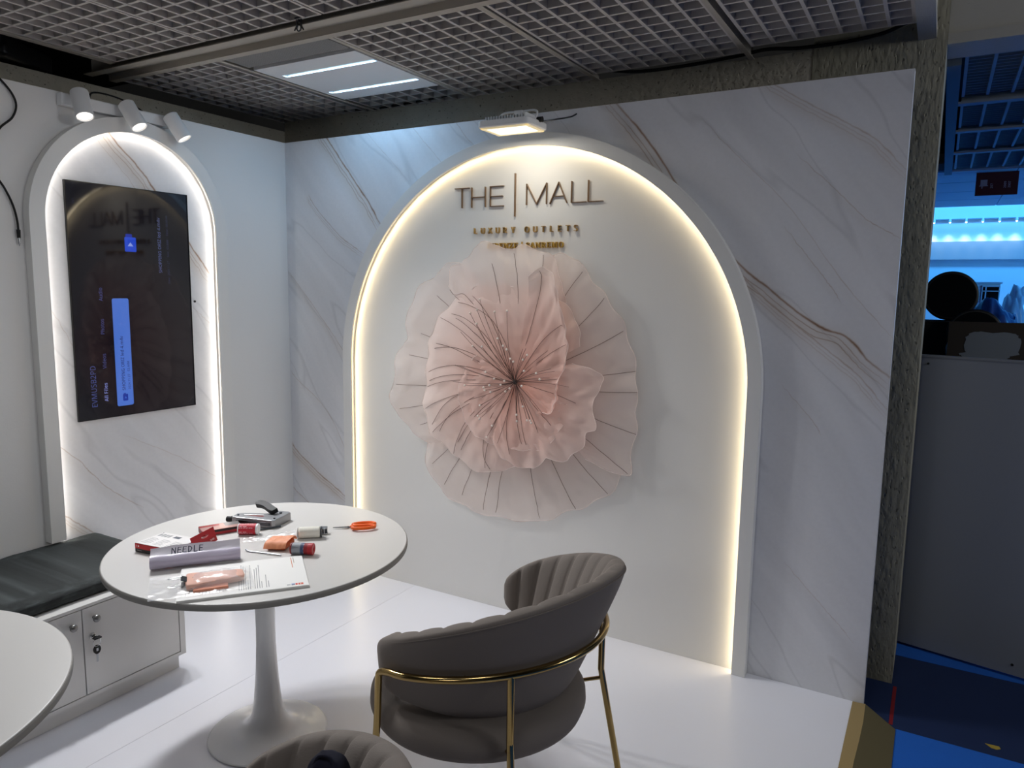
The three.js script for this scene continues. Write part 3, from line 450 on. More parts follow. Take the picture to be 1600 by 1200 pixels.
  const ends = [[-52, -118, 1], [-27, -101, 1], [-22, -63, 1], [-13, -53, 1], [-6, -103, 1], [-7, -48, 1], [-1, -35, 1], [4, -31, 1], [-57, -103, 1], [-69, -98, 1], [-58, -83, 1], [-49, -50, 1], [-65, -50, 1], [20, -50, 0], [25, -51, 0], [27, -42, 1], [20, -35, 1], [61, -50, 0], [66, -25, 0], [72, -22, 0], [42, -17, 1], [22, -19, 1], [48, -9, 1], [64, -12, 0], [95, -2, 0], [-96, -20, 0], [-43, -13, 1], [-28, -4, 1], [-11, -2, 1], [-17, 4, 1], [-36, 6, 1], [-46, 10, 1], [-34, 16, 1], [-9, 13, 1], [-2, 8, 1], [18, 3, 1], [-79, 9, 1], [-52, 37, 1], [-55, 53, 1], [-52, 57, 1], [-30, 65, 1], [-39, 83, 1], [11, 45, 1], [12, 54, 1], [29, 51, 1], [34, 51, 1], [36, 54, 1], [21, 32, 1], [48, 67, 0], [46, 62, 0], [34, 22, 0], [-44, 14, 1], [-90, -20, 0], [-100, 5, 0], [55, 40, 0], [-70, 30, 0], [-20, 90, 0], [-86, -70, 0]];
  for (const [px, py, bead] of ends) {
    const x = px / 303, y = -py / 298, l = Math.hypot(x, y), z1 = ZC + 0.06 + 0.04 * l, pts = [];
    for (let i = 0; i <= 8; i++) { const s = i / 8; pts.push([x * s - y * 0.12 * s * (1 - s), y * s + x * 0.12 * s * (1 - s), lerp(ZC + 0.02, z1, Math.pow(s, 0.75))]); }
    const st = mesh('stamen', tube(pts, 0.001, 16, 5), wire, t);
    if (bead) mesh('pearl', sg, pearl, st, pts[8]);
  }
  mesh('flower_centre', [new THREE.SphereGeometry(0.012, 16, 10).scale(1, 1, 0.7).translate(0, 0, ZC + 0.02), cyl(0.004, 0.009, 0.03, 12).rotateX(Math.PI / 2).translate(0, 0, ZC + 0.01)], std(0x2c211e, 0.6), t);
}
// ------------------------------------------------------------------ bench along the side wall
{
  const t = thing('storage_bench', 'low white cupboard bench with knobbed doors along the side wall', 'bench', [0, 0, 0]);
  mesh('plinth', box(0.02, 0.622, 0.001, 0.07, 1.27, 3.9), M.cabinet, t);
  mesh('carcass', [box(0.004, 0.636, 0.07, 0.088, 1.255, 3.9), box(0.004, 0.654, 0.438, 0.45, 1.255, 3.9), box(0.004, 0.654, 0.07, 0.45, 1.255, 1.28), box(0.004, 0.63, 0.088, 0.438, 1.28, 3.9), box(0.636, 0.654, 0.07, 0.0855, 1.28, 3.9)], M.cabinet, t);
  const door = (z0, z1) => mesh('door', rbox(0.018, 0.3455, z1 - z0, 0.0015, 2).translate(0.645, 0.262, (z0 + z1) / 2), M.cabinet, t);
  const knob = (p, z, y) => mesh('knob', [cyl(0.006, 0.008, 0.014, 16).rotateZ(Math.PI / 2).translate(0.661, y, z), new THREE.SphereGeometry(0.0145, 20, 14).scale(0.75, 1, 1).translate(0.676, y, z)], std(0x8b8a88, 0.35, 1), p);
  const d1 = door(1.2835, 1.6885), d2 = door(1.6925, 2.0975); knob(d1, 1.647, 0.39); knob(d2, 1.735, 0.385);
  for (let i = 0; i < 4; i++) { const d = door(2.1015 + i * 0.409, 2.5065 + i * 0.409); knob(d, i % 2 ? 2.14 + i * 0.409 : 2.465 + i * 0.409, 0.388); }
  mesh('lock', [cyl(0.013, 0.013, 0.008, 20).rotateZ(Math.PI / 2).translate(0.658, 0.318, 1.657), cyl(0.009, 0.009, 0.006, 20).rotateZ(Math.PI / 2).translate(0.664, 0.318, 1.657)], M.chrome, d1);
  const k = thing('cupboard_keys', 'two black headed keys on a ring hanging in the bench door lock', 'keys', [0.667, 0.318, 1.657]);
  mesh('key', [rbox(0.005, 0.004, 0.012, 0.001).translate(0.006, 0, 0), rbox(0.02, 0.006, 0.03, 0.003).translate(0.02, 0, 0)], M.blackGloss, k);
  mesh('key_ring', new THREE.TorusGeometry(0.015, 0.0012, 6, 28).rotateY(Math.PI / 2).translate(0.024, -0.016, 0.004), M.chrome, k);
  mesh('key', [cyl(0.014, 0.014, 0.006, 24).rotateZ(Math.PI / 2).scale(1, 1.25, 1).translate(0.022, -0.045, 0.004), rbox(0.002, 0.03, 0.007, 0.0008).translate(0.022, -0.075, 0.004)], M.blackGloss, k);
  mesh('key_blade', [rbox(0.0022, 0.034, 0.0075, 0.0008).translate(0.022, -0.078, 0.004), rbox(0.007, 0.012, 0.008, 0.001).translate(0.022, -0.045, 0.004)], M.steel, k);
  // velvet cushion with creases
  const g = surf(120, 60, (u, v) => {
    const a = v * Math.PI * 2, w = 0.6, h = 0.055, cx = 0.302, cy = 0.4785, c = Math.cos(a), s = Math.sin(a), sg = (q, e) => Math.sign(q) * Math.pow(Math.abs(q), e);
    const end = Math.min(1, Math.pow(Math.max(0, 1 - Math.pow(Math.abs(u * 2 - 1), 90)), 0.4)) , z = lerp(1.238, 3.9, u);
    let x = cx + sg(c, 0.16) * w / 2 * lerp(0.96, 1, end), y = cy + sg(s, 0.3) * h / 2 * lerp(0.25, 1, end);
    if (s > 0.2) y += 0.006 * fbm(x * 7, z * 7, 2, 3) + 0.004 * Math.abs(fbm(x * 9 + z * 4, z * 9 - x * 3, 7, 2)) - 0.003 + 0.004 * Math.sin(Math.PI * clamp((x) / 0.6));
    if (c > 0.6) x += 0.006 * fbm(y * 12, z * 8, 4, 2);
    return [Math.max(0.0075, x), Math.max(0.4512, y), z];
  }, false);
  tag(mesh('bench_cushion', [g, surf(2, 60, (u, v) => { const a = v * Math.PI * 2, sg = (q, e) => Math.sign(q) * Math.pow(Math.abs(q), e); const k2 = 1 - u; return [0.302 + sg(Math.cos(a), 0.16) * 0.288 * k2, 0.4785 + sg(Math.sin(a), 0.3) * 0.0069 * k2, 1.2382]; })], M.velvetGreen), 'long dark grey green velvet cushion on top of the white bench', 'cushion');
}
// ------------------------------------------------------------------ tables
function tulipTable(x, z, r, label) {
  const t = thing('round_table', label, 'table', [x, 0, z], 0, 'white pedestal tables');
  const L = (pts, n = 96) => new THREE.LatheGeometry(pts.map((p) => new THREE.Vector2(...p)), n);
  mesh('tabletop', L([[0, 0.712], [r - 0.03, 0.712], [r - 0.012, 0.7145], [r - 0.0045, 0.7165], [r - 0.0045, 0.735], [r - 0.002, 0.7372], [r - 0.006, 0.739], [0, 0.739]], 128), M.tableWhite, t);
  mesh('edge_band', L([[r - 0.0044, 0.7165], [r - 0.001, 0.7175], [r, 0.722], [r, 0.731], [r - 0.0008, 0.7358], [r - 0.0044, 0.7362]], 128), M.tableEdge, t);
  mesh('pedestal', L([[0, 0.001], [0.212, 0.001], [0.216, 0.004], [0.208, 0.008], [0.16, 0.014], [0.12, 0.022], [0.09, 0.034], [0.07, 0.054], [0.0585, 0.085], [0.0505, 0.13], [0.0445, 0.19], [0.039, 0.27], [0.0355, 0.35], [0.0345, 0.42], [0.0355, 0.5], [0.0385, 0.59], [0.0425, 0.66], [0.048, 0.695], [0.11, 0.706], [0.11, 0.712], [0, 0.712]], 64), M.tulip, t);
  return t;
}
tulipTable(1.327, 1.397, 0.5235, 'round white pedestal table covered with sewing and stapling tools');
tulipTable(1.296, 2.704, 0.558, 'empty round white pedestal table in front of the bench');

// ------------------------------------------------------------------ chairs
function barrelChair(label, p, ry) {
  const t = thing('barrel_chair', label, 'chair', p, ry, 'grey velvet barrel chairs');
  const W = 0.316, D = 0.347, EXT = 0.077;         // plan curve of the back: half ellipse, then straight wings
  const N = 400; let len = 0; const pts = [];
  for (let i = 0; i <= N; i++) { const a = (i / N) * Math.PI / 2; pts.push([W * Math.sin(a), -D * Math.cos(a)]); }
  for (let i = 1; i <= 100; i++) { const q = i / 100; pts.push([W - 0.02 * q * q, EXT * q]); }
  const acc = [0]; for (let i = 1; i < pts.length; i++) { len += Math.hypot(pts[i][0] - pts[i - 1][0], pts[i][1] - pts[i - 1][1]); acc.push(len); }
  const plan = (q) => { // q in -1..1 along the curve: point and outward direction
    const s = Math.abs(q) * len; let i = 1; while (i < acc.length - 1 && acc[i] < s) i++;
    const k = (s - acc[i - 1]) / (acc[i] - acc[i - 1]), x = lerp(pts[i - 1][0], pts[i][0], k), z = lerp(pts[i - 1][1], pts[i][1], k), dx = pts[i][0] - pts[i - 1][0], dz = pts[i][1] - pts[i - 1][1], l = Math.hypot(dx, dz), sg = q < 0 ? -1 : 1;
    return [x * sg, z, dz / l * sg, -dx / l];
  };
  const RIBS = 19, sgp = (q, e) => Math.sign(q) * Math.pow(Math.abs(q), e);
  const topY = (q) => 0.868 - 0.228 * Math.pow(Math.abs(q), 1.38), botY = (q) => 0.441 + 0.06 * Math.pow(Math.abs(q), 2);
  const shellAt = (q, o, y) => { const [x, z, nx, nz] = plan(q), lean = 0.43 * (y - 0.5) * (1 - 0.3 * Math.abs(q)) * (1 - 0.75 * smooth(0.72, 1, Math.abs(q))); return [x + nx * (o + lean), y, z + nz * (o + lean)]; };
  const shell = (u, v) => {
    const q = lerp(-1, 1, u), e = Math.pow(Math.max(0, 1 - Math.pow(Math.max(0, (Math.abs(q) - 0.8) / 0.2), 2.2)), 1 / 2.2);
    const a = v * Math.PI * 2, c = Math.cos(a), s = Math.sin(a), y0 = botY(q), y1 = topY(q), ym = (y0 + y1) / 2 - 0.01, h = (y1 - y0) * (0.35 + 0.65 * e) * (e > 0 ? 1 : 0.98), th = 0.056 * (0.12 + 0.88 * e);
    const rib = Math.sqrt(Math.abs(Math.sin(Math.PI * RIBS * u))), inner = clamp(-c * 1.4 + 0.35) * (0.4 + 0.6 * e);
    const o = sgp(c, 0.6) * th / 2 - inner * 0.011 * rib, y = ym + sgp(s, 0.42) * h / 2 + (s > 0.5 ? 0.004 * rib * inner : 0);
    return shellAt(q, o, y);
  };
  const g = surf(RIBS * 9, 36, shell, false);
  mesh('backrest', g, M.velvet, t);
  const pipe = []; for (let i = 0; i <= 60; i++) { const q = lerp(-0.8, 0.8, i / 60); pipe.push(shellAt(q, 0.0205, topY(q) - 0.024)); }
  mesh('piping', tube(pipe, 0.0022, 120, 5), M.velvet, t);
    mesh('seat', new THREE.LatheGeometry([[0, 0.335], [0.24, 0.335], [0.295, 0.342], [0.325, 0.36], [0.335, 0.385], [0.333, 0.41], [0.318, 0.435], [0.27, 0.452], [0.16, 0.46], [0, 0.462]].map((q) => new THREE.Vector2(...q)), 72).translate(0.03, 0, -0.07), M.velvet, t);
  // gold frame: a rail hugging the outside of the back, ending in the front legs; two rear legs
  const r = 0.0105, hoopY = (q) => 0.637 - 0.072 * Math.pow(Math.abs(q), 1.6), off = 0.045, rail = [];
  const rp = (q) => { const y = hoopY(q), s = shellAt(q, off, y); return s; };
  for (let i = 0; i <= 40; i++) rail.push(rp(lerp(-0.82, 0.82, i / 40)));
  const endL = rp(-0.85), endR = rp(0.85);
  const down = (e) => [[e[0], e[1] - 0.012, e[2] + 0.018], [e[0], e[1] - 0.05, e[2] + 0.024], [e[0] * 1.005, 0.4, e[2] + 0.03]];
  mesh('rail', tube([...down(endL).slice(0, 2).reverse(), ...rail, ...down(endR).slice(0, 2)], r, 200, 12), M.gold, t);
  for (const e of [endL, endR]) { const d = down(e); mesh('leg', merge([tube([d[1], d[2], [e[0] * 1.04, 0.2, e[2] + 0.045], [e[0] * 1.08, 0.004, e[2] + 0.06]], r, 40, 12), cyl(0.012, 0.012, 0.008, 12).translate(e[0] * 1.08, 0.005, e[2] + 0.06)]), M.gold, t); }
  for (const q of [-0.34, 0.34]) {
    const a = rp(q), k = [a[0], 0.43, a[2]], f = [a[0] * 1.22, 0.004, a[2] - 0.06];
    mesh('leg', merge([rod(a, k, r), new THREE.SphereGeometry(r, 12, 8).translate(...k), rod(k, f, r), cyl(0.012, 0.012, 0.008, 12).translate(f[0], 0.005, f[2])]), M.gold, t);
    mesh('bracket', rod([k[0] * 1.01, 0.4, k[2] * 1.005], [k[0] * 0.8, 0.385, k[2] * 0.8], 0.006), M.gold, t);
  }
  for (const q of [-0.78, 0.78, 0.5, -0.5]) { const a = rp(q), i = shellAt(q, 0.02, hoopY(q)); mesh('screw', rod(a, i, 0.005), M.gold, t); }
  return t;
}
const chairA = barrelChair('grey velvet barrel chair with ribbed back and gold legs standing at the tool covered table', [2.144, 0, 1.275], -1.676);
chairA.scale.setScalar(1.025);
const chairB = chairA.clone(); chairB.name = numbered('barrel_chair'); chairB.position.set(2.25, 0, 2.50); chairB.rotation.y = -1.62; scene.add(chairB);
tag(chairB, 'grey velvet barrel chair cut off at the bottom edge, dark blue bag on it', 'chair', 'grey velvet barrel chairs');
{
  const t = thing('fabric_bag', 'dark navy blue fabric bag tucked inside the nearest grey chair', 'bag', [2.458, 0.477, 2.236], 0.3);
  const g = surf(48, 24, (u, v) => { const a = u * Math.PI * 2, b = (v - 0.5) * Math.PI, e = (q, k) => Math.sign(q) * Math.pow(Math.abs(q), k); const rr = Math.pow(Math.cos(b), 0.5); return [e(Math.cos(a), 0.7) * rr * 0.046 * (1 + 0.05 * Math.sin(5 * a + v * 7)), 0.158 + e(Math.sin(b), 0.75) * 0.158, e(Math.sin(a), 0.7) * rr * 0.04 * (1 + 0.06 * Math.sin(7 * a))]; });
  mesh('body', g, M.navy, t); mesh('strap', tube([[-0.02, 0.3, 0.02], [-0.012, 0.318, 0.012], [0.012, 0.318, 0.012], [0.02, 0.3, 0.02]], 0.004, 20, 6), M.navy, t);
}
// ------------------------------------------------------------------ tools on the table
const TY = 0.7395;
const ang = (a, b) => Math.atan2(-(b[1] - a[1]), b[0] - a[0]);   // turn about y that lays local +x along a -> b (x, z)
const label = (w, h, draw, o = {}) => new THREE.MeshStandardMaterial({ map: canvasTex(w, h, draw), roughness: 0.5, ...o });
const sheet = (w, d, y = 0) => new THREE.PlaneGeometry(w, d).rotateX(-Math.PI / 2).translate(0, y, 0);
{ // big staple box, white top, red and black sides
  const a = [1.018, 1.692], b = [1.262, 1.66], W = 0.175, D = 0.125, H = 0.032, ry = ang(a, b);
  const t = thing('staple_box', 'large flat red and white box lying at the left edge of the table', 'box', [a[0] + Math.cos(ry) * W / 2 - Math.sin(ry) * D / 2, TY, a[1] - Math.sin(ry) * W / 2 - Math.cos(ry) * D / 2], ry);
  mesh('carton', rbox(W, H, D, 0.0015, 2).translate(0, H / 2 + 0.0005, 0), M.darkRed, t);
  mesh('top_print', sheet(W - 0.002, D - 0.002, H + 0.0011), label(512, 312, (c, w, h) => { c.fillStyle = '#e4e0de'; c.fillRect(0, 0, w, h); c.fillStyle = '#777'; for (let i = 0; i < 7; i++) for (let j = 0; j < 3; j++) c.fillRect(24 + j * 165, 150 + i * 20, 90 + ((i * 37 + j * 53) % 50), 5); c.fillStyle = '#444a55'; c.fillRect(230, 40, 90, 46); c.fillStyle = '#999'; for (let j = 0; j < 4; j++) c.fillRect(24 + j * 44, 36, 34, 60); c.strokeStyle = '#bbb'; c.strokeRect(12, 12, w - 24, h - 24); c.fillStyle = '#333'; c.fillRect(8, 6, 12, 12); }), t);
  mesh('front_print', new THREE.PlaneGeometry(W - 0.002, H - 0.002).translate(0, H / 2 + 0.0005, D / 2 + 0.0006), label(512, 80, (c, w, h) => { c.fillStyle = '#c41a22'; c.fillRect(0, 0, w, h); c.fillStyle = '#1b1512'; c.fillRect(0, h * 0.58, w, h * 0.42); c.fillStyle = '#f6e9e6'; c.font = 'bold 26px sans-serif'; c.fillText('T', 12, 32); c.beginPath(); c.arc(48, 22, 9, 0, 7); c.fill(); c.font = '15px sans-serif'; c.fillText('STAPLES 11.3 / 10 mm', w * 0.55, 28); c.font = '12px sans-serif'; c.fillText('heavy duty', w * 0.06, 66); }), t);
}
{ // small hang box leaning on the big one
  const t = thing('staple_packet', 'small dark red staples packet with a hanging hole, propped up on the large box', 'box', [1.216, TY + 0.001, 1.55], ang([1.128, 1.6], [1.108, 1.47]) + 0.16);
  const tilt = new THREE.Group(); // shapes are turned directly, so parts stay direct children
  const rx = -0.32, bake = (g) => g.rotateX(rx).translate(0, 0.006, 0);
  const S = new THREE.Shape([[-0.066, 0], [0.066, 0], [0.066, 0.06], [-0.066, 0.06]].map((p) => new THREE.Vector2(...p))), ho = new THREE.Path(); ho.absellipse(0.008, 0.042, 0.021, 0.0055, 0, Math.PI * 2, true); S.holes.push(ho);
  mesh('header_card', bake(new THREE.ExtrudeGeometry(S, { depth: 0.0015, bevelEnabled: false })), M.red, t);
  mesh('print', bake(new THREE.PlaneGeometry(0.126, 0.024).translate(0, 0.017, 0.0021)), label(420, 80, (c, w, h) => { c.fillStyle = '#a0141c'; c.fillRect(0, 0, w, h); c.fillStyle = '#f4e9e6'; c.font = 'bold 46px sans-serif'; c.fillText('STAPLES', 14, 58); c.font = 'bold 26px sans-serif'; c.fillText('13-323', 300, 40); }), t);
  mesh('box_body', rbox(0.128, 0.02, 0.03, 0.002).rotateX(rx).translate(0, 0.022, -0.03), M.darkRed, t);
  mesh('blister', rbox(0.11, 0.022, 0.03, 0.008).translate(0.004, 0.0115, 0.022), M.foilCloudy, t);
}
{
  const a = [1.117, 1.448], b = [1.148, 1.368];
  const t = thing('staple_carton', 'long flat red carton with a shiny top behind the propped packet', 'box', [1.086, TY, 1.39], ang([1.1, 1.46], [1.155, 1.35]));
  mesh('carton', rbox(0.145, 0.02, 0.07, 0.0015, 2).translate(0.0, 0.0105, 0), M.darkRed, t);
  mesh('top_print', sheet(0.143, 0.068, 0.0211), label(256, 128, (c, w, h) => { c.fillStyle = '#d2a49c'; c.fillRect(0, 0, w, h); c.fillStyle = '#8e8a8a'; c.fillRect(w * 0.62, 0, w * 0.38, h * 0.6); c.fillStyle = '#b84a48'; c.fillRect(0, 0, w * 0.5, h * 0.35); }, { roughness: 0.18, metalness: 0.4 }), t);
  mesh('front_print', new THREE.PlaneGeometry(0.143, 0.018).translate(0, 0.0105, 0.0357), label(512, 64, (c, w, h) => { c.fillStyle = '#a51820'; c.fillRect(0, 0, w, h); c.fillStyle = '#1c1210'; c.fillRect(0, 0, w, h * 0.45); c.fillStyle = '#eadad6'; c.font = '18px sans-serif'; c.fillText('11.3 / 10 mm', 40, 54); }), t);
}
function spoolThing(name, lab, p, ry, bodyMat, r, len, ends, wrap) {
  const t = thing(name, lab, 'spool', p, ry, null);
  const L = (pts) => new THREE.LatheGeometry(pts.map((q) => new THREE.Vector2(...q)), 36).rotateZ(-Math.PI / 2).translate(-len / 2, r + 0.0004, 0);
  mesh('thread', L([[r * 0.3, 0.006], [r * 0.94, 0.006], [r * 0.97, len * 0.15], [r * 0.97, len * 0.85], [r * 0.94, len - 0.006], [r * 0.3, len - 0.006]]), bodyMat, t);
  if (wrap) mesh('wrapper', L([[r * 0.985, len * wrap[1]], [r, len * (wrap[1] + 0.02)], [r, len * (wrap[2] - 0.02)], [r * 0.985, len * wrap[2]]]), wrap[0], t);
  for (const [x0, x1, m] of ends) mesh('end_cap', L([[r * 0.25, x0], [r * 0.95, x0], [r, x0 + 0.001], [r, x1 - 0.001], [r * 0.95, x1], [r * 0.25, x1], [r * 0.25, x0]]), m, t);
  return t;
}
const redLabel = label(512, 128, (c, w, h) => { c.fillStyle = '#c0142c'; c.fillRect(0, 0, w, h); c.fillStyle = '#f2d9d9'; c.font = 'bold 18px sans-serif'; for (let i = 0; i < 6; i++) { c.save(); c.translate(30 + i * 85, 118); c.rotate(-Math.PI / 2); c.fillText('SUPER', 0, 0); c.fillText('STRONG', 0, 24); c.restore(); } c.fillRect(0, 6, w, 5); c.fillRect(0, h - 10, w, 4); });
spoolThing('thread_spool', 'red labelled spool lying on its side in front of the staple gun', [1.204, TY, 1.356], ang([1.172, 1.379], [1.24, 1.335]), M.red, 0.0205, 0.075, [[0, 0.004, M.white], [0.067, 0.075, M.white]], [redLabel, 0.06, 0.88]);
tag(mesh('steel_rod', [rod([1.205, TY + 0.004, 1.312], [1.24, TY + 0.004, 1.235], 0.0035), new THREE.SphereGeometry(0.0035, 10, 6).translate(1.24, TY + 0.004, 1.235)], M.darkSteel), 'thin grey steel rod sticking out behind the red spool', 'rod');
{ // staple gun lying on its side
  const a = [1.03, 1.315], b = [1.215, 1.262], ry = ang(a, b), t = thing('staple_gun', 'grey metal staple gun with a black lever lying at the far side of the table', 'staple gun', [1.128, TY, 1.238], ry);
  const S = new THREE.Shape(); // side outline: x along the body, y away from the viewer on the table top
  S.moveTo(-0.085, -0.05); S.lineTo(0.085, -0.05); S.lineTo(0.093, -0.042); S.lineTo(0.098, 0.06); S.lineTo(0.088, 0.068); S.lineTo(0.045, 0.066); S.quadraticCurveTo(0.035, 0.02, 0.01, 0.018); S.lineTo(-0.07, 0.004); S.lineTo(-0.092, -0.01); S.lineTo(-0.085, -0.05);
  const ho = new THREE.Path(); ho.moveTo(-0.06, -0.022); ho.lineTo(-0.06, -0.012); ho.lineTo(0.02, 0.002); ho.quadraticCurveTo(0.03, -0.005, 0.028, -0.022); ho.lineTo(-0.06, -0.022); S.holes.push(ho);
  mesh('body', new THREE.ExtrudeGeometry(S, { depth: 0.026, bevelEnabled: true, bevelSize: 0.003, bevelThickness: 0.003, bevelSegments: 2 }).rotateX(-Math.PI / 2).translate(0, 0.0035, 0), std(0x9a9b9d, 0.42, 0.85), t);
  mesh('grip_lining', box(-0.062, 0.03, 0.003, 0.03, -0.006, 0.024), M.darkRed, t);
  mesh('side_rail', [rbox(0.15, 0.013, 0.003, 0.001).translate(0.005, 0.016, 0.0545), cyl(0.0035, 0.0035, 0.004, 10).rotateX(Math.PI / 2).translate(-0.06, 0.016, 0.056), cyl(0.0035, 0.0035, 0.004, 10).rotateX(Math.PI / 2).translate(0.075, 0.016, 0.056)], M.darkSteel, t);
  mesh('rear_stop', [rbox(0.02, 0.022, 0.026, 0.005).translate(-0.098, 0.016, 0.038), cyl(0.011, 0.011, 0.014, 20).rotateZ(Math.PI / 2).translate(-0.112, 0.016, 0.038)], M.rubber, t);
  mesh('lever', new THREE.ExtrudeGeometry((() => { const q = new THREE.Shape(); q.moveTo(0.05, 0.0); q.bezierCurveTo(0.02, 0.0, 0.005, 0.03, -0.03, 0.028); q.bezierCurveTo(-0.05, 0.024, -0.05, 0.052, -0.03, 0.052); q.bezierCurveTo(0.005, 0.052, 0.03, 0.028, 0.06, 0.016); q.lineTo(0.05, 0); return q; })(), { depth: 0.016, bevelEnabled: true, bevelSize: 0.002, bevelThickness: 0.002, curveSegments: 10 }).rotateX(-1.15).translate(0.0, 0.034, -0.02), std(0x0a0a0b, 0.6), t);
  mesh('bolt', [cyl(0.006, 0.006, 0.004, 14).translate(0.07, 0.0345, -0.04), cyl(0.004, 0.004, 0.004, 12).translate(0.085, 0.0345, 0.03), cyl(0.004, 0.004, 0.004, 12).translate(-0.075, 0.0345, 0.03)], M.darkSteel, t);
}
{ // orange scissors
  const a = [1.424, 1.139], b = [1.53, 1.052], t = thing('scissors', 'scissors with bright orange handles lying alone near the far table edge', 'scissors', [1.424, TY, 1.139], ang(a, b));
  const blade = (s) => { const q = new THREE.Shape(); q.moveTo(0, 0); q.lineTo(0.06, 0.007 * s); q.lineTo(0.075, 0.004 * s); q.lineTo(0.07, -0.003 * s); q.lineTo(0, 0); return new THREE.ExtrudeGeometry(q, { depth: 0.0015, bevelEnabled: false }).rotateX(-Math.PI / 2); };
  mesh('blade', blade(1).translate(0, 0.003, 0), M.darkSteel, t); mesh('blade', blade(-1).translate(0, 0.005, 0), M.darkSteel, t);
  mesh('pivot', cyl(0.004, 0.004, 0.008, 14).translate(0.058, 0.005, 0), M.steel, t);
  for (const s of [1, -1]) {
    const pts = []; for (let i = 0; i < 20; i++) { const q = i / 20 * Math.PI * 2; pts.push([0.118 + 0.042 * Math.cos(q) - 0.008 * Math.sin(q) * s, 0.0085 + 0.002 * s, s * (0.024 + 0.0175 * Math.sin(q))]); }
    mesh('handle', [tube(pts, 0.0065, 60, 8, true), rod([0.066, 0.006, -s * 0.001], [0.092, 0.008, s * 0.01], 0.0048)], M.orange, t);
  }
}
{ // rolled packet with handwriting
  const a = [1.205, 1.757], b = [1.384, 1.545], L = 0.278, t = thing('rolled_packet', 'rolled clear packet of white paper with the handwritten word NEEDLE', 'packet', [(a[0] + b[0]) / 2, TY, (a[1] + b[1]) / 2], ang(a, b));
  const wob = (x, k) => 0.003 * fbm(x * 14, k, 3, 2);
  const roll = surf(40, 90, (u, v) => { const x = (u - 0.5) * L, q = v * Math.PI * 2 * 2.2, r = lerp(0.011, 0.029, v); return [x, 0.0295 * 0.86 + r * 0.86 * Math.sin(q) + wob(x, v * 5), r * 1.15 * Math.cos(q) + 0.012 + wob(x, v * 4 + 9) - 0.006 * u]; });
  mesh('roll', roll, phys(0xb6adc0, 0.35, { clearcoat: 0.5, clearcoatRoughness: 0.2 }), t);
  const flapF = (u, v) => { const x = (u - 0.5) * L, lift = 0.012 + 0.004 * Math.sin(u * 5) + 0.01 * u * u; return [x, 0.04 + 0.014 * v + lift * v + wob(x, v * 3), 0.03 - 0.034 * v - 0.008 * Math.sin(Math.PI * v) - 0.006 * u + wob(x, 7 + v)]; };
  mesh('flap', surf(40, 12, flapF), new THREE.MeshPhysicalMaterial({ roughness: 0.4, clearcoat: 0.4, side: THREE.DoubleSide, map: canvasTex(1024, 180, (c, w, h) => { c.fillStyle = '#e9e3ec'; c.fillRect(0, 0, w, h); c.strokeStyle = '#14143a'; c.lineWidth = 10; c.lineCap = 'round'; c.lineJoin = 'round';
    const P2 = (x, list) => { for (const l of list) { c.beginPath(); l.forEach((q, i) => { const X = x + q[0] * 46, Y = 132 - q[1] * 84; i ? c.lineTo(X, Y) : c.moveTo(X, Y); }); c.stroke(); } };
    const E = [[[0.9, 0.95], [0.15, 1], [0.05, 0.05], [0.9, 0]], [[0.1, 0.5], [0.75, 0.52]]];
    P2(240, [[[0, 0], [0.02, 1], [0.85, 0], [0.9, 1]]]); P2(303, E); P2(362, E); P2(424, [[[0.1, 0], [0.1, 1], [0.6, 0.9], [0.9, 0.5], [0.6, 0.1], [0.02, 0]]]); P2(488, [[[0.1, 1], [0.06, 0], [0.85, 0.03]]]); P2(548, E); }) }), t);
  mesh('inner_sheets', surf(30, 40, (u, v) => { const x = (u - 0.5) * (L - 0.01), q = v * Math.PI * 2 * 1.6, r = lerp(0.003, 0.0095, v); return [x, 0.026 + r * Math.sin(q), 0.012 + r * Math.cos(q)]; }), M.paper, t);
}
{ // stapled pages
  const a = [1.505, 1.883], b = [1.749, 1.585], t = thing('paper_pages', 'stack of printed white pages lying at the front edge of the table', 'papers', [1.532, TY, 1.655], ang(a, b));
  const W = 0.385, D = 0.272;
  for (let i = 0; i < 5; i++) mesh('page', rbox(W - 0.0015 * i, 0.0009, D - 0.001 * ((i * 7) % 3), 0.0003, 1), M.paper, t, [0.0006 * ((i * 5) % 4), 0.0008 + i * 0.0014, 0.0005 * (i % 3)], [0, 0.004 * Math.sin(i * 2), 0]);
  mesh('print', sheet(W - 0.004, D - 0.004, 0.0076), label(1024, 720, (c, w, h) => { c.fillStyle = '#eceae6'; c.fillRect(0, 0, w, h); c.fillStyle = '#6d6d70';
    for (let i = 0; i < 15; i++) { const x = 470 + i * 18; if (i === 6 || i === 11) continue; const l = [0.55, 0.8, 0.75, 0.7, 0.3, 0.78, 0, 0.62, 0.66, 0.75, 0.2, 0, 0.4, 0.2, 0][i] * h; c.fillRect(x, h * 0.92 - l, 5, l); }
    for (let i = 0; i < 12; i++) c.fillRect(60 + i * 26, h * 0.9 - ((i * 97) % 260) - 60, 5, 60 + (i * 97) % 260);
    c.fillStyle = '#c8642c'; c.fillRect(920, 30, 6, 250); c.fillStyle = '#99856c'; c.fillRect(940, 30, 5, 140);
    c.save(); c.translate(850, h - 30); c.fillStyle = '#d2502a'; c.fillRect(92, -38, 40, 38); c.fillStyle = '#e9e7e3'; c.fillRect(108, -30, 5, 24); c.fillStyle = '#cc3a2a'; c.fillRect(68, -38, 18, 38); c.fillStyle = '#3f68b4'; c.fillRect(36, -38, 28, 16); c.fillStyle = '#4a4f58'; c.fillRect(36, -18, 28, 16); c.fillRect(0, -30, 28, 7); c.fillRect(0, -18, 28, 7); c.restore(); }), t);
}
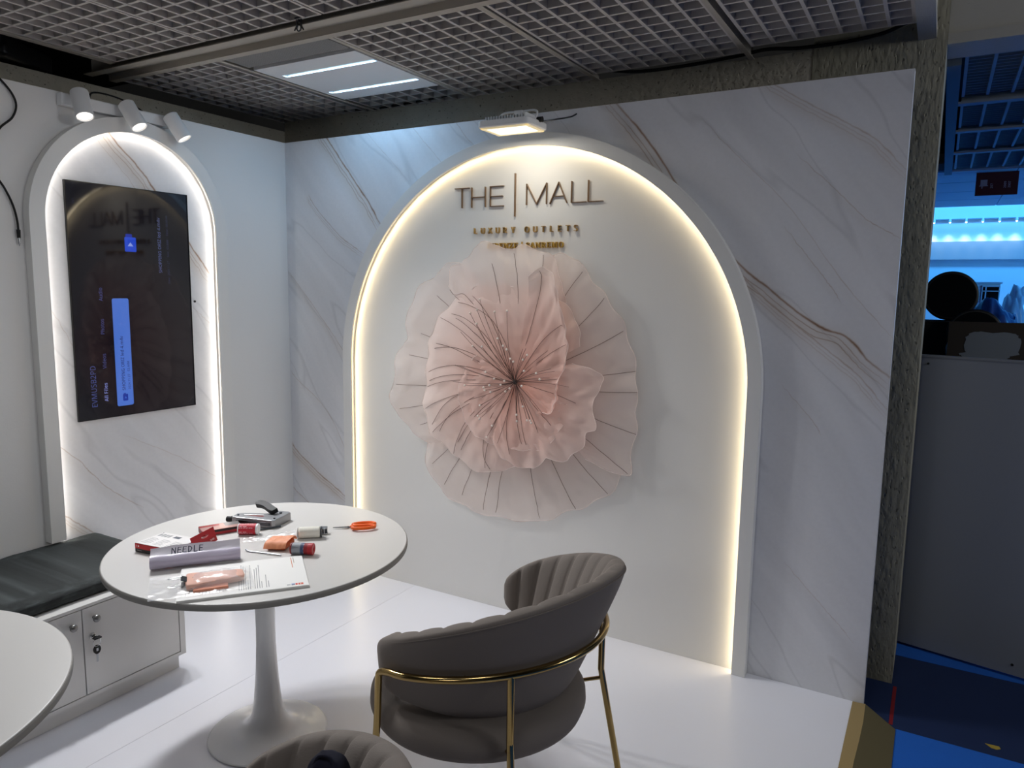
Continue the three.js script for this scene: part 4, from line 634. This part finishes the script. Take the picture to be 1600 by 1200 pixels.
{ // clear pouch with a pink cloth and a binder clip
  const t = thing('clear_pouch', 'clear plastic pouch holding folded pink cloth on top of the printed pages', 'pouch', [1.487, TY + 0.0085, 1.728], ang([1.467, 1.875], [1.62, 1.665]));
  mesh('cloth', surf(36, 20, (u, v) => { const a = v * Math.PI * 2, x = (u - 0.5) * 0.175, e = Math.pow(Math.max(0, 1 - Math.pow(Math.abs(u * 2 - 1), 16)), 0.3); return [x, 0.013 + 0.0105 * e * Math.sign(Math.sin(a)) * Math.pow(Math.abs(Math.sin(a)), 0.35) + 0.0025 * fbm(x * 40, a, 2, 2), (0.056 - 0.026 * u) * e * Math.sign(Math.cos(a)) * Math.pow(Math.abs(Math.cos(a)), 0.4) + 0.012 + 0.006 * fbm(x * 20, a * 0.5, 5, 2)]; }), M.pinkCloth, t);
  mesh('cloth', rbox(0.1, 0.009, 0.06, 0.003).translate(-0.015, 0.0055, 0.052), std(0xd98f74, 0.8), t);
  mesh('film', surf(50, 34, (u, v) => { const x = (u - 0.63) * 0.3, fold = 0.0025 * Math.abs(fbm(u * 9 + v * 5, v * 7, 4, 2)), z = (v - 0.5) * 0.19 + 0.004, m = Math.exp(-((x / 0.085) ** 4) - (((z - 0.012) / 0.055) ** 4)); return [x, 0.0012 + fold + 0.029 * m + 0.006 * Math.abs(fbm(x * 22, z * 26, 1, 3)), z + 0.006 * fbm(x * 15, z * 15, 4, 2)]; }), M.foilHazy, t);
  const k = thing('binder_clip', 'black and silver binder clip on the edge of the clear pouch', 'clip', [1.444, TY + 0.02, 1.802], ang([1.467, 1.875], [1.62, 1.665]));
  mesh('clip_body', new THREE.ExtrudeGeometry(new THREE.Shape([[-0.012, 0.012], [0.014, 0.003], [0.014, -0.003], [-0.012, -0.012], [-0.0135, -0.0105], [0.011, -0.0022], [0.011, 0.0022], [-0.0135, 0.0105]].map((q) => new THREE.Vector2(...q))), { depth: 0.042, bevelEnabled: false }).translate(0, 0.004, -0.021), M.blackGloss, k);
  for (const s of [1, -1]) mesh('wire_handle', tube([[-0.011, 0.004 + s * 0.012, 0.009], [-0.04, 0.004 + s * 0.013, 0.006], [-0.05, 0.004 + s * 0.012, 0], [-0.04, 0.004 + s * 0.013, -0.006], [-0.011, 0.004 + s * 0.012, -0.009]], 0.0012, 30, 6), M.chrome, k);
}
{ // plastic sleeve with peach cloth
  const t = thing('plastic_sleeve', 'crumpled clear plastic sleeve with a folded peach cloth at its near end', 'sleeve', [1.345, TY, 1.345], ang([1.25, 1.41], [1.42, 1.24]));
  mesh('film', surf(46, 24, (u, v) => { const x = (u - 0.64) * 0.19, z = (v - 0.5) * (0.05 + 0.03 * u) - 0.018; return [x, 0.003 + 0.016 * Math.abs(fbm(x * 18, z * 24, 8, 3)) + 0.024 * Math.exp(-(((x - 0.05) / 0.06) ** 2)) * Math.cos(Math.PI * (v - 0.5)), z]; }), M.foilHazy, t);
  const c = thing('peach_cloth', 'folded peach orange cloth square in front of the clear sleeve', 'cloth', [1.405, TY, 1.385], ang([1.422, 1.438], [1.488, 1.41]));
  mesh('fold', surf(26, 18, (u, v) => { const x = (u - 0.5) * 0.082, s = v * 2 - 1; return [x + 0.004 * fbm(v * 4, u * 3, 2), 0.028 + 0.006 * fbm(u * 3, v * 3, 5) - 0.022 * Math.pow(Math.abs(s), 6) + 0.006 * u, s * 0.052 + 0.003 * fbm(u * 5, v * 2, 8)]; }), phys(0xef9a6c, 0.6, { transmission: 0.15, thickness: 0, side: THREE.DoubleSide }), c);
  mesh('lower_fold', rbox(0.072, 0.02, 0.088, 0.008, 3).translate(0, 0.0105, 0), std(0xb4552c, 0.75), c);
}
spoolThing('thread_spool', 'white cotton spool lying on its side at the end of the clear sleeve', [1.425, TY, 1.262], ang([1.385, 1.29], [1.45, 1.235]), M.cotton, 0.021, 0.09, [[0, 0.003, M.white], [0.085, 0.09, M.darkSteel]]);
{
  const t = thing('bobbin_case', 'small silver metal box lying against the end of the white spool', 'metal box', [1.43, TY, 1.198], ang([1.4, 1.21], [1.44, 1.17]));
  mesh('shell', [rbox(0.034, 0.003, 0.026, 0.001).translate(0, 0.022, 0), rbox(0.034, 0.003, 0.026, 0.001).translate(0, 0.002, 0), rbox(0.003, 0.022, 0.026, 0.001).translate(-0.016, 0.012, 0), rbox(0.003, 0.022, 0.026, 0.001).translate(0.004, 0.012, 0)], M.chrome, t);
  mesh('insert', rbox(0.02, 0.014, 0.02, 0.002).translate(0.006, 0.012, 0), M.darkSteel, t);
}
{
  const blueL = label(256, 64, (c, w, h) => { c.fillStyle = '#8d9096'; c.fillRect(0, 0, w, h); c.fillStyle = '#39466a'; c.fillRect(0, 0, w, h * 0.42); c.fillStyle = '#c9ccd2'; for (let i = 0; i < 8; i++) c.fillRect(10 + i * 32, 8, 14, 10); c.fillStyle = '#70747c'; for (let i = 0; i < 5; i++) { c.beginPath(); c.moveTo(i * 52, h); c.lineTo(i * 52 + 26, h * 0.45); c.lineTo(i * 52 + 52, h); c.fill(); } });
  spoolThing('thread_spool', 'grey blue spool with a red end lying beside the peach cloth', [1.53, TY, 1.4], ang([1.494, 1.42], [1.566, 1.384]), std(0x8e1520, 0.6), 0.0205, 0.08, [[0, 0.006, M.darkRed], [0.062, 0.08, M.red]], [blueL, 0.08, 0.62]);
}
tag(mesh('crochet_needle', capTube([[1.338, TY + 0.006, 1.483], [1.345, TY + 0.003, 1.484], [1.4, TY + 0.0035, 1.472], [1.478, TY + 0.0035, 1.452]], 0.0026, 40, 8), M.steel), 'thin steel needle lying between the pages and the peach cloth', 'needle');

// ------------------------------------------------------------------ cables
const cable = (name, lab, pts, r, n = 60) => { const t = thing(name, lab, 'cable', pts[0]); mesh('cord', tube(pts.map((p) => [p[0] - pts[0][0], p[1] - pts[0][1], p[2] - pts[0][2]]), r, n, 8), M.rubber, t); return t; };
{
  const t = cable('hanging_cable', 'black cable hanging in a loose loop on the white side wall', [[0.006, 2.53, 1.57], [0.008, 2.49, 1.52], [0.012, 2.44, 1.482], [0.012, 2.4, 1.472], [0.012, 2.35, 1.49], [0.01, 2.298, 1.54], [0.008, 2.2, 1.59], [0.008, 2.12, 1.575], [0.01, 2.06, 1.54], [0.012, 1.99, 1.512], [0.012, 1.93, 1.5], [0.012, 1.885, 1.498]], 0.0045, 120);
  const o = t.position, e = [0.012 - o.x, 1.885 - o.y, 1.498 - o.z];
  mesh('plug', [cyl(0.008, 0.0065, 0.035, 16).translate(e[0], e[1] - 0.01, e[2])], M.rubber, t);
  mesh('plug_tip', [cyl(0.0045, 0.0045, 0.024, 14).translate(e[0], e[1] - 0.039, e[2]), cyl(0.003, 0.0015, 0.01, 12).translate(e[0], e[1] - 0.056, e[2])], M.chrome, t);
}
cable('spot_cable', 'thin black cable looping over the beam above the white spot rail', [[0.012, 2.496, 1.16], [-0.02, 2.53, 1.13], [-0.05, 2.548, 1.06], [-0.04, 2.54, 0.98], [-0.01, 2.512, 0.92], [0.006, 2.495, 0.9]], 0.004);
cable('ceiling_cable', 'black cable sagging along the top of the beam under the right lattice panels', [[1.9, 2.735, -0.27], [2.05, 2.71, -0.28], [2.3, 2.706, -0.285], [2.55, 2.716, -0.28], [2.66, 2.722, -0.27], [2.8, 2.71, -0.275], [3.0, 2.712, -0.28], [3.12, 2.722, -0.27], [3.22, 2.745, -0.24]], 0.008, 90);
cable('ceiling_cable', 'thin dark cable lying behind the ceiling light above the beam', [[0.2, 2.72, -0.28], [0.45, 2.707, -0.285], [0.7, 2.71, -0.28], [1.0, 2.72, -0.27]], 0.006, 50);

// ------------------------------------------------------------------ aisle on the right: carpet, card, hoarding, blue hall
const carpets = 'blue carpet sheets';
tag(mesh('carpet', box(3.2152, 7, -0.0318, -0.0285, 0.075, 6), M.carpet), 'bright blue carpet in the aisle beside the cardboard edge', 'carpet', carpets);
tag(mesh('carpet', box(2.9, 7, -0.0318, -0.0295, -0.6, 0.0745), M.carpetDark), 'carpet piece in a darker blue around the foot of the concrete column', 'carpet', carpets);  // middle carpet piece drawn in a darker blue than its neighbours
tag(mesh('carpet', box(2.9, 7, -0.0318, -0.0285, -1.75, -0.6005), M.carpet), 'strip of blue carpet under the grey hoarding', 'carpet', carpets);
struct('floor_hall_far', box(1.5, 9, -0.0318, -0.03, -8.3, -1.751), M.carpet);
tag(mesh('tape_strip', box(3.352, 3.366, -0.0294, -0.0288, -0.28, 0.05), std(0x7a0c18, 0.7)), 'thin dark red tape strip on the darker carpet piece beside the column', 'tape');
{
  const S = (pts) => { const g = new THREE.BufferGeometry(), idx = []; const n = pts.length / 2; g.setAttribute('position', new THREE.Float32BufferAttribute(pts.flat(), 3)); for (let i = 0; i < n - 1; i++) idx.push(i * 2, i * 2 + 2, i * 2 + 1, i * 2 + 1, i * 2 + 2, i * 2 + 3); g.setIndex(idx); const q = g.toNonIndexed(); q.computeVertexNormals(); q.setAttribute('uv', new THREE.Float32BufferAttribute(new Float32Array(q.attributes.position.count * 2), 2)); return q; };
  const t = thing('cardboard_edging', 'brown cardboard strip bent over the edge of the white floor', 'cardboard', [0, 0, 0]);
  const top = [], ramp = []; for (let i = 0; i <= 24; i++) { const z = lerp(0.004, 3.5, i / 24), w = 0.004 * Math.sin(z * 9); top.push([3.214, 0.0012, z], [3.262 + w, 0.004 + 0.002 * Math.sin(z * 7), z]); ramp.push([3.262 + w, 0.004 + 0.002 * Math.sin(z * 7), Math.max(z, 0.0)], [3.378, -0.026, Math.max(z, 0.0) + 0.08]); }
  mesh('top_strip', S(top), std(0x9a8458, 0.9, 0, { side: THREE.DoubleSide }), t); mesh('slope', S(ramp), std(0x5b5236, 0.9, 0, { side: THREE.DoubleSide }), t);
}
tag(mesh('paper_scrap', new THREE.ExtrudeGeometry(new THREE.Shape([[0, 0], [0.045, 0.004], [0.05, -0.012], [0.036, -0.024], [0.02, -0.022]].map((q) => new THREE.Vector2(...q))), { depth: 0.0012, bevelEnabled: false }).rotateX(-Math.PI / 2), std(0xa08a34, 0.8), scene, [3.68, -0.029, 0.0]), 'small yellow paper scrap lying on the darker carpet piece', 'scrap');
{
  const t = thing('hoarding_panel', 'plain grey white hoarding board standing across the aisle', 'panel', [3.345, -0.0284, -0.735], -0.2);
  mesh('board', box(-0.35, 2.4, 0.012, 1.415, -0.04, 0), std(0x8c9097, 0.6), t);
  mesh('cap', box(-0.35, 2.4, 1.415, 1.424, -0.045, 0.003), std(0x84878c, 0.6), t);
  for (const x of [-0.3, 1.2, 2.3]) mesh('foot', box(x - 0.03, x + 0.03, 0, 0.012, -0.1, 0.0), M.darkSteel, t);
  mesh('screw', [cyl(0.005, 0.005, 0.003, 12).rotateX(Math.PI / 2).translate(0.03, 1.385, 0.0015), cyl(0.006, 0.006, 0.003, 12).rotateX(Math.PI / 2).translate(0.47, 0.06, 0.0015)], M.rubber, t);
}
{ // things standing behind the hoarding
  const c = thing('flight_case', 'tall dark equipment case behind the hoarding carrying the round boards', 'case', [3.62, -0.0284, -1.5]);
  mesh('case_body', rbox(1.0, 1.36, 0.34, 0.01).translate(0, 0.68, 0), M.black, c); mesh('edge_trim', [rbox(1.006, 0.02, 0.02, 0.003).translate(0, 1.355, 0.165), rbox(1.006, 0.02, 0.02, 0.003).translate(0, 0.02, 0.165)], M.darkSteel, c);
  const disc = (lab, x, y, z, r, rx) => { const t = thing('round_board', lab, 'board', [x, y, z], 0, 'round dark boards'); mesh('face', cyl(r, r, 0.024, 96).rotateX(Math.PI / 2 + rx), phys(0x05080c, 0.7, { specularIntensity: 0.15 }), t); mesh('rim', new THREE.TorusGeometry(r, 0.013, 8, 96).rotateX(rx), M.black, t); return t; };
  const cr = thing('black_crate', 'small black crate beside the column carrying the upper round board', 'crate', [3.375, 1.332, -1.6]);
  mesh('crate_body', rbox(0.2, 0.2, 0.12, 0.008).translate(0, 0.1, 0), M.black, cr); mesh('lid', rbox(0.204, 0.012, 0.124, 0.004).translate(0, 0.194, 0), M.darkSteel, cr);
  disc('large round dark board standing on edge in front of the bright blue hall', 3.447, 1.668, -1.6, 0.122, -0.03);
  disc('second round dark board, half hidden behind the brown board', 3.57, 1.333 + 0.134, -1.475, 0.12, -0.05);
  const g = new THREE.Shape([[-0.05, 0], [0.7, 0], [0.7, 0.2], [0.55, 0.205], [-0.05, 0.2]].map((q) => new THREE.Vector2(...q)));
  const b = thing('brown_board', 'brown board with a torn grey paper patch leaning above the hoarding', 'board', [3.5, 1.334, -1.372], -0.04);
  mesh('board', new THREE.ExtrudeGeometry(g, { depth: 0.015, bevelEnabled: false }), std(0x2c241c, 0.85), b);
  const tp = []; const N = 44; for (let i = 0; i < N; i++) { const q = i / N * Math.PI * 2, cx = 0.15, cy = 0.08, rx = 0.12, ry = 0.07, e = (v) => Math.sign(v) * Math.pow(Math.abs(v), 0.45); tp.push(new THREE.Vector2(cx + e(Math.cos(q)) * rx + 0.012 * (rnd() - 0.5) + (Math.sin(q) < -0.3 ? -0.03 : 0), cy + e(Math.sin(q)) * ry + 0.008 * (rnd() - 0.5))); }
  mesh('paper_patch', new THREE.ExtrudeGeometry(new THREE.Shape(tp), { depth: 0.0015, bevelEnabled: false }).translate(0, 0, 0.0155), std(0x6f757b, 0.85), b);
  const bag = (name, lab, x, y, z, rx, ry, rz, m, sd) => { const q = surf(28, 18, (u, v) => { const a = u * 6.2832, bb = (v - 0.5) * Math.PI, n = 1 + 0.3 * fbm(Math.cos(a) * 2 + sd, v * 4, Math.sin(a) * 2, 3); return [Math.cos(a) * Math.cos(bb) * rx * n, ry + Math.sin(bb) * ry * (1 + 0.1 * fbm(u * 6, v * 6, sd)), Math.sin(a) * Math.cos(bb) * rz * n]; }); return tag(mesh(name, q, m, scene, [x, y, z]), lab, 'bundle'); };
  bag('plastic_bundle', 'small crumpled pale plastic bundle under the large round board', 3.465, 1.332, -1.43, 0.022, 0.05, 0.03, phys(0x9db4c8, 0.3, { clearcoat: 0.6 }), 6);
}
{ // ceiling of the aisle beyond: lattice rows, flat tiles, hanging sign
  const dk = std(0x9aa3ab, 0.6);
  let row = 0; const rowLab = ['nearest', 'second', 'third', 'farthest'];
  for (const [z0, z1, y] of [[-1.55, -0.66, 2.72], [-2.35, -1.68, 2.71], [-3.15, -2.46, 2.705], [-4.05, -3.26, 2.7]]) {
    const t = thing('hall_lattice_panel', `${rowLab[row]} dark blue lattice ceiling row above the aisle past the column`, 'ceiling panel', [3.4, y, (z0 + z1) / 2], 0, 'aisle lattice ceiling rows');
    const d = z1 - z0; for (let i = 0; i <= 13; i++) mesh('bar', new THREE.BoxGeometry(0.014, 0.05, d), dk, t, [0.02 + i * 0.11, 0.025, 0]);
    const n = Math.round(d / 0.055); const g = []; for (let j = 0; j <= n; j++) mesh('slat', new THREE.BoxGeometry(1.45, 0.035, 0.006), dk, t, [0.74, 0.03, -d / 2 + d * j / n]);
    mesh('rail', box(-0.02, 1.5, -0.012, 0.0, d / 2 + 0.012, d / 2 + 0.075), dk, t); row++;
  }
  struct('trim_5', box(3.3455, 3.4, 2.66, 2.8, -4.1, -0.66), std(0x6b7680, 0.7));
  const f = struct('ceiling_hall', box(1.5, 9, 2.7, 2.76, -7.1, -4.12), std(0xaab2ba, 0.7));
  for (let i = 0; i < 8; i++) for (let j = 0; j < 4; j++) mesh('ceiling_tile', new THREE.BoxGeometry(0.735, 0.008, 0.72), std(0xb4bcc4, 0.7), f, [2.0 + i * 0.745, 2.695, -4.5 - j * 0.74]);
  const s = thing('hanging_sign', 'dark red rectangular sign with faint white marks hanging under the blue ceiling', 'sign', [3.73, 2.598, -4.3], 0);
  mesh('plate', rbox(0.3, 0.192, 0.014, 0.002), std(0x5c0a0e, 0.5), s);
  mesh('print', new THREE.PlaneGeometry(0.292, 0.186).translate(0, 0, 0.0082), label(390, 250, (c, w, h) => { c.fillStyle = '#55090d'; c.fillRect(0, 0, w, h); c.fillStyle = '#b9aeb0'; c.fillRect(40, 80, 66, 62); c.fillRect(30, 142, 84, 10); c.fillRect(52, 152, 12, 24); c.font = 'bold 34px sans-serif'; const T = (q, x, y) => { c.save(); c.translate(x, y); c.rotate(-Math.PI / 2); c.fillText(q, 0, 0); c.restore(); }; T('207', 160, 178); T('2009', 285, 180); T('2007', 325, 180); }), s);
  mesh('hanger', [rod([-0.12, 0.09, 0], [-0.12, 0.095, 0], 0.004), rod([0.12, 0.09, 0], [0.12, 0.095, 0], 0.004)], M.darkSteel, s);
}
{ // the blue lit hall at the end
  const w = struct('wall_hall_far', box(1.4, 9, -0.2, 3.9, -8.4, -8.3), std(0xdfe4e8, 0.8));
  struct('ceiling_hall_far', box(1.4, 9, 3.9, 4.0, -8.4, -7.0), M.hallWall); struct('wall_hall_drop', box(1.4, 9, 2.76, 3.9, -7.1, -7.06), M.hallWall);
  struct('trim_6', box(1.5, 9, 2.125, 2.36, -8.3, -8.25), std(0xa9adb0, 0.7)); struct('trim_7', box(1.5, 9, 2.64, 2.655, -8.3, -8.27), std(0x8c9298, 0.6));
  for (let i = 0; i < 6; i++) {
    const x = 3.245 + i * 0.182, t = thing('wall_spot', ['first', 'second', 'third', 'fourth', 'fifth', 'sixth'][i] + ' tiny spot from the left in the row on the far blue wall', 'lamp', [x, 2.63, -8.22], 0, 'row of spots on the far wall');
    mesh('body', cyl(0.012, 0.016, 0.05, 12), M.metalWhite, t); mesh('bulb', new THREE.SphereGeometry(0.011, 10, 8).translate(0, -0.025, 0), glow(0xdff2ff, 8), t); mesh('arm', rod([0, 0.02, 0], [0, 0.02, -0.05], 0.004), M.metalWhite, t);
    const s = new THREE.SpotLight(new THREE.Color(0.7, 0.9, 1), LUX.hallSpot, 0, 0.5, 0.9, 2); s.position.set(x, 2.59, -8.21); s.target.position.set(x, 1.9, -8.29); s.name = 'wall_spot_beam'; scene.add(s, s.target);
  }
  const l = thing('wash_light', 'long blue wash light hidden above the far hall wall', 'lamp', [4.6, 3.72, -7.55]);
  mesh('housing', rbox(6, 0.06, 0.5, 0.01).translate(0, 0.04, 0), M.metalWhite, l); mesh('glass', box(-2.9, 2.9, 0.0, 0.009, -0.22, 0.22), glow(0x2f8fff, 1), l);
  rectLight(new THREE.Color(0.07, 0.42, 1), LUX.hall, 5.8, 0.44, [4.6, 3.715, -7.55], [4.6, 0, -7.75], 'wash_light_beam');
  const l2 = thing('wash_light', 'added blue fill light standing beyond the right picture edge in the hall', 'lamp', [6.6, 1.9, -5.2]);  // unseen extra light, added to brighten the cabin and heaps
  mesh('housing', rbox(0.08, 1.04, 2.04, 0.01).translate(0.045, 0, 0), M.metalWhite, l2); mesh('glass', box(0, 0.004, -0.5, 0.5, -1, 1), glow(0x3f9bff, 1), l2); mesh('stand', [rod([0.05, -1.93, 0], [0.05, -0.5, 0], 0.03), cyl(0.25, 0.25, 0.02, 24).translate(0.05, -1.92, 0)], M.darkSteel, l2);
  rectLight(new THREE.Color(0.09, 0.46, 1), LUX.fillSide, 2, 1, [6.595, 1.9, -5.2], [3.5, 1.6, -5.6], 'wash_light_beam');
  // cabin, wrapped goods
  const k = thing('white_cabin', 'white slatted cabin with a dark window at the end of the blue hall', 'cabin', [3.74, -0.0298, -7.2]);
  mesh('cabin_body', box(-0.2, 0.25, 0.0, 1.83, -0.4, 0), std(0xd8dde2, 0.7), k);
  for (let i = 0; i < 18; i++) mesh('slat', box(-0.2, 0.06, 1.2 + i * 0.035, 1.226 + i * 0.035, 0, 0.012), std(0xe2e6ea, 0.6), k);
  mesh('window_frame', [box(0.07, 0.25, 1.795, 1.81, 0, 0.03), box(0.07, 0.25, 1.6, 1.615, 0, 0.03), box(0.07, 0.08, 1.6, 1.8, 0, 0.03), box(0.24, 0.25, 1.6, 1.8, 0, 0.03), box(0.105, 0.117, 1.6, 1.8, 0, 0.03), box(0.07, 0.25, 1.74, 1.75, 0, 0.03)], std(0xcfd5da, 0.6), k);
  mesh('window_pane', box(0.08, 0.24, 1.61, 1.795, 0.004, 0.01), std(0x05070a, 0.2), k);
  mesh('roof', box(-0.22, 0.27, 1.83, 1.85, -0.42, 0.04), std(0xc3cad0, 0.6), k);
  const heap = (lab, x, z, rx, ry, rz, m, sd) => { const q = surf(56, 28, (u, v) => { const a = u * 6.2832, bb = v * Math.PI / 2, n = 1 + 0.22 * fbm(Math.cos(a) * 3 + sd, v * 6, Math.sin(a) * 3, 4); return [Math.cos(a) * Math.pow(Math.cos(bb), 0.5) * rx * n, Math.sin(bb) * ry * (1 + 0.16 * fbm(Math.cos(a) * 3 * Math.cos(bb), Math.sin(a) * 3 * Math.cos(bb), sd, 4)) + 0.001, Math.sin(a) * Math.pow(Math.cos(bb), 0.5) * rz * n]; }); return tag(mesh('wrapped_goods', q, m, scene, [x, -0.0298, z]), lab, 'wrapped goods', 'wrapped goods in the blue hall'); };
  const tarp = phys(0x233c66, 0.4, { clearcoat: 0.15 }), film = phys(0xa7bccd, 0.25, { clearcoat: 0.7 });
  heap('long heap wrapped in dark blue plastic in front of the white cabin', 3.85, -5.7, 0.34, 1.6, 0.35, tarp, 2);
  heap('tall heap wrapped in pale plastic film right of the cabin window', 4.15, -6.7, 0.22, 1.76, 0.2, film, 5);
  heap('small pale plastic covered heap at the right picture edge behind the hoarding', 3.9, -4.4, 0.1, 1.34, 0.2, film, 9);
}
renderer.render(scene, camera);
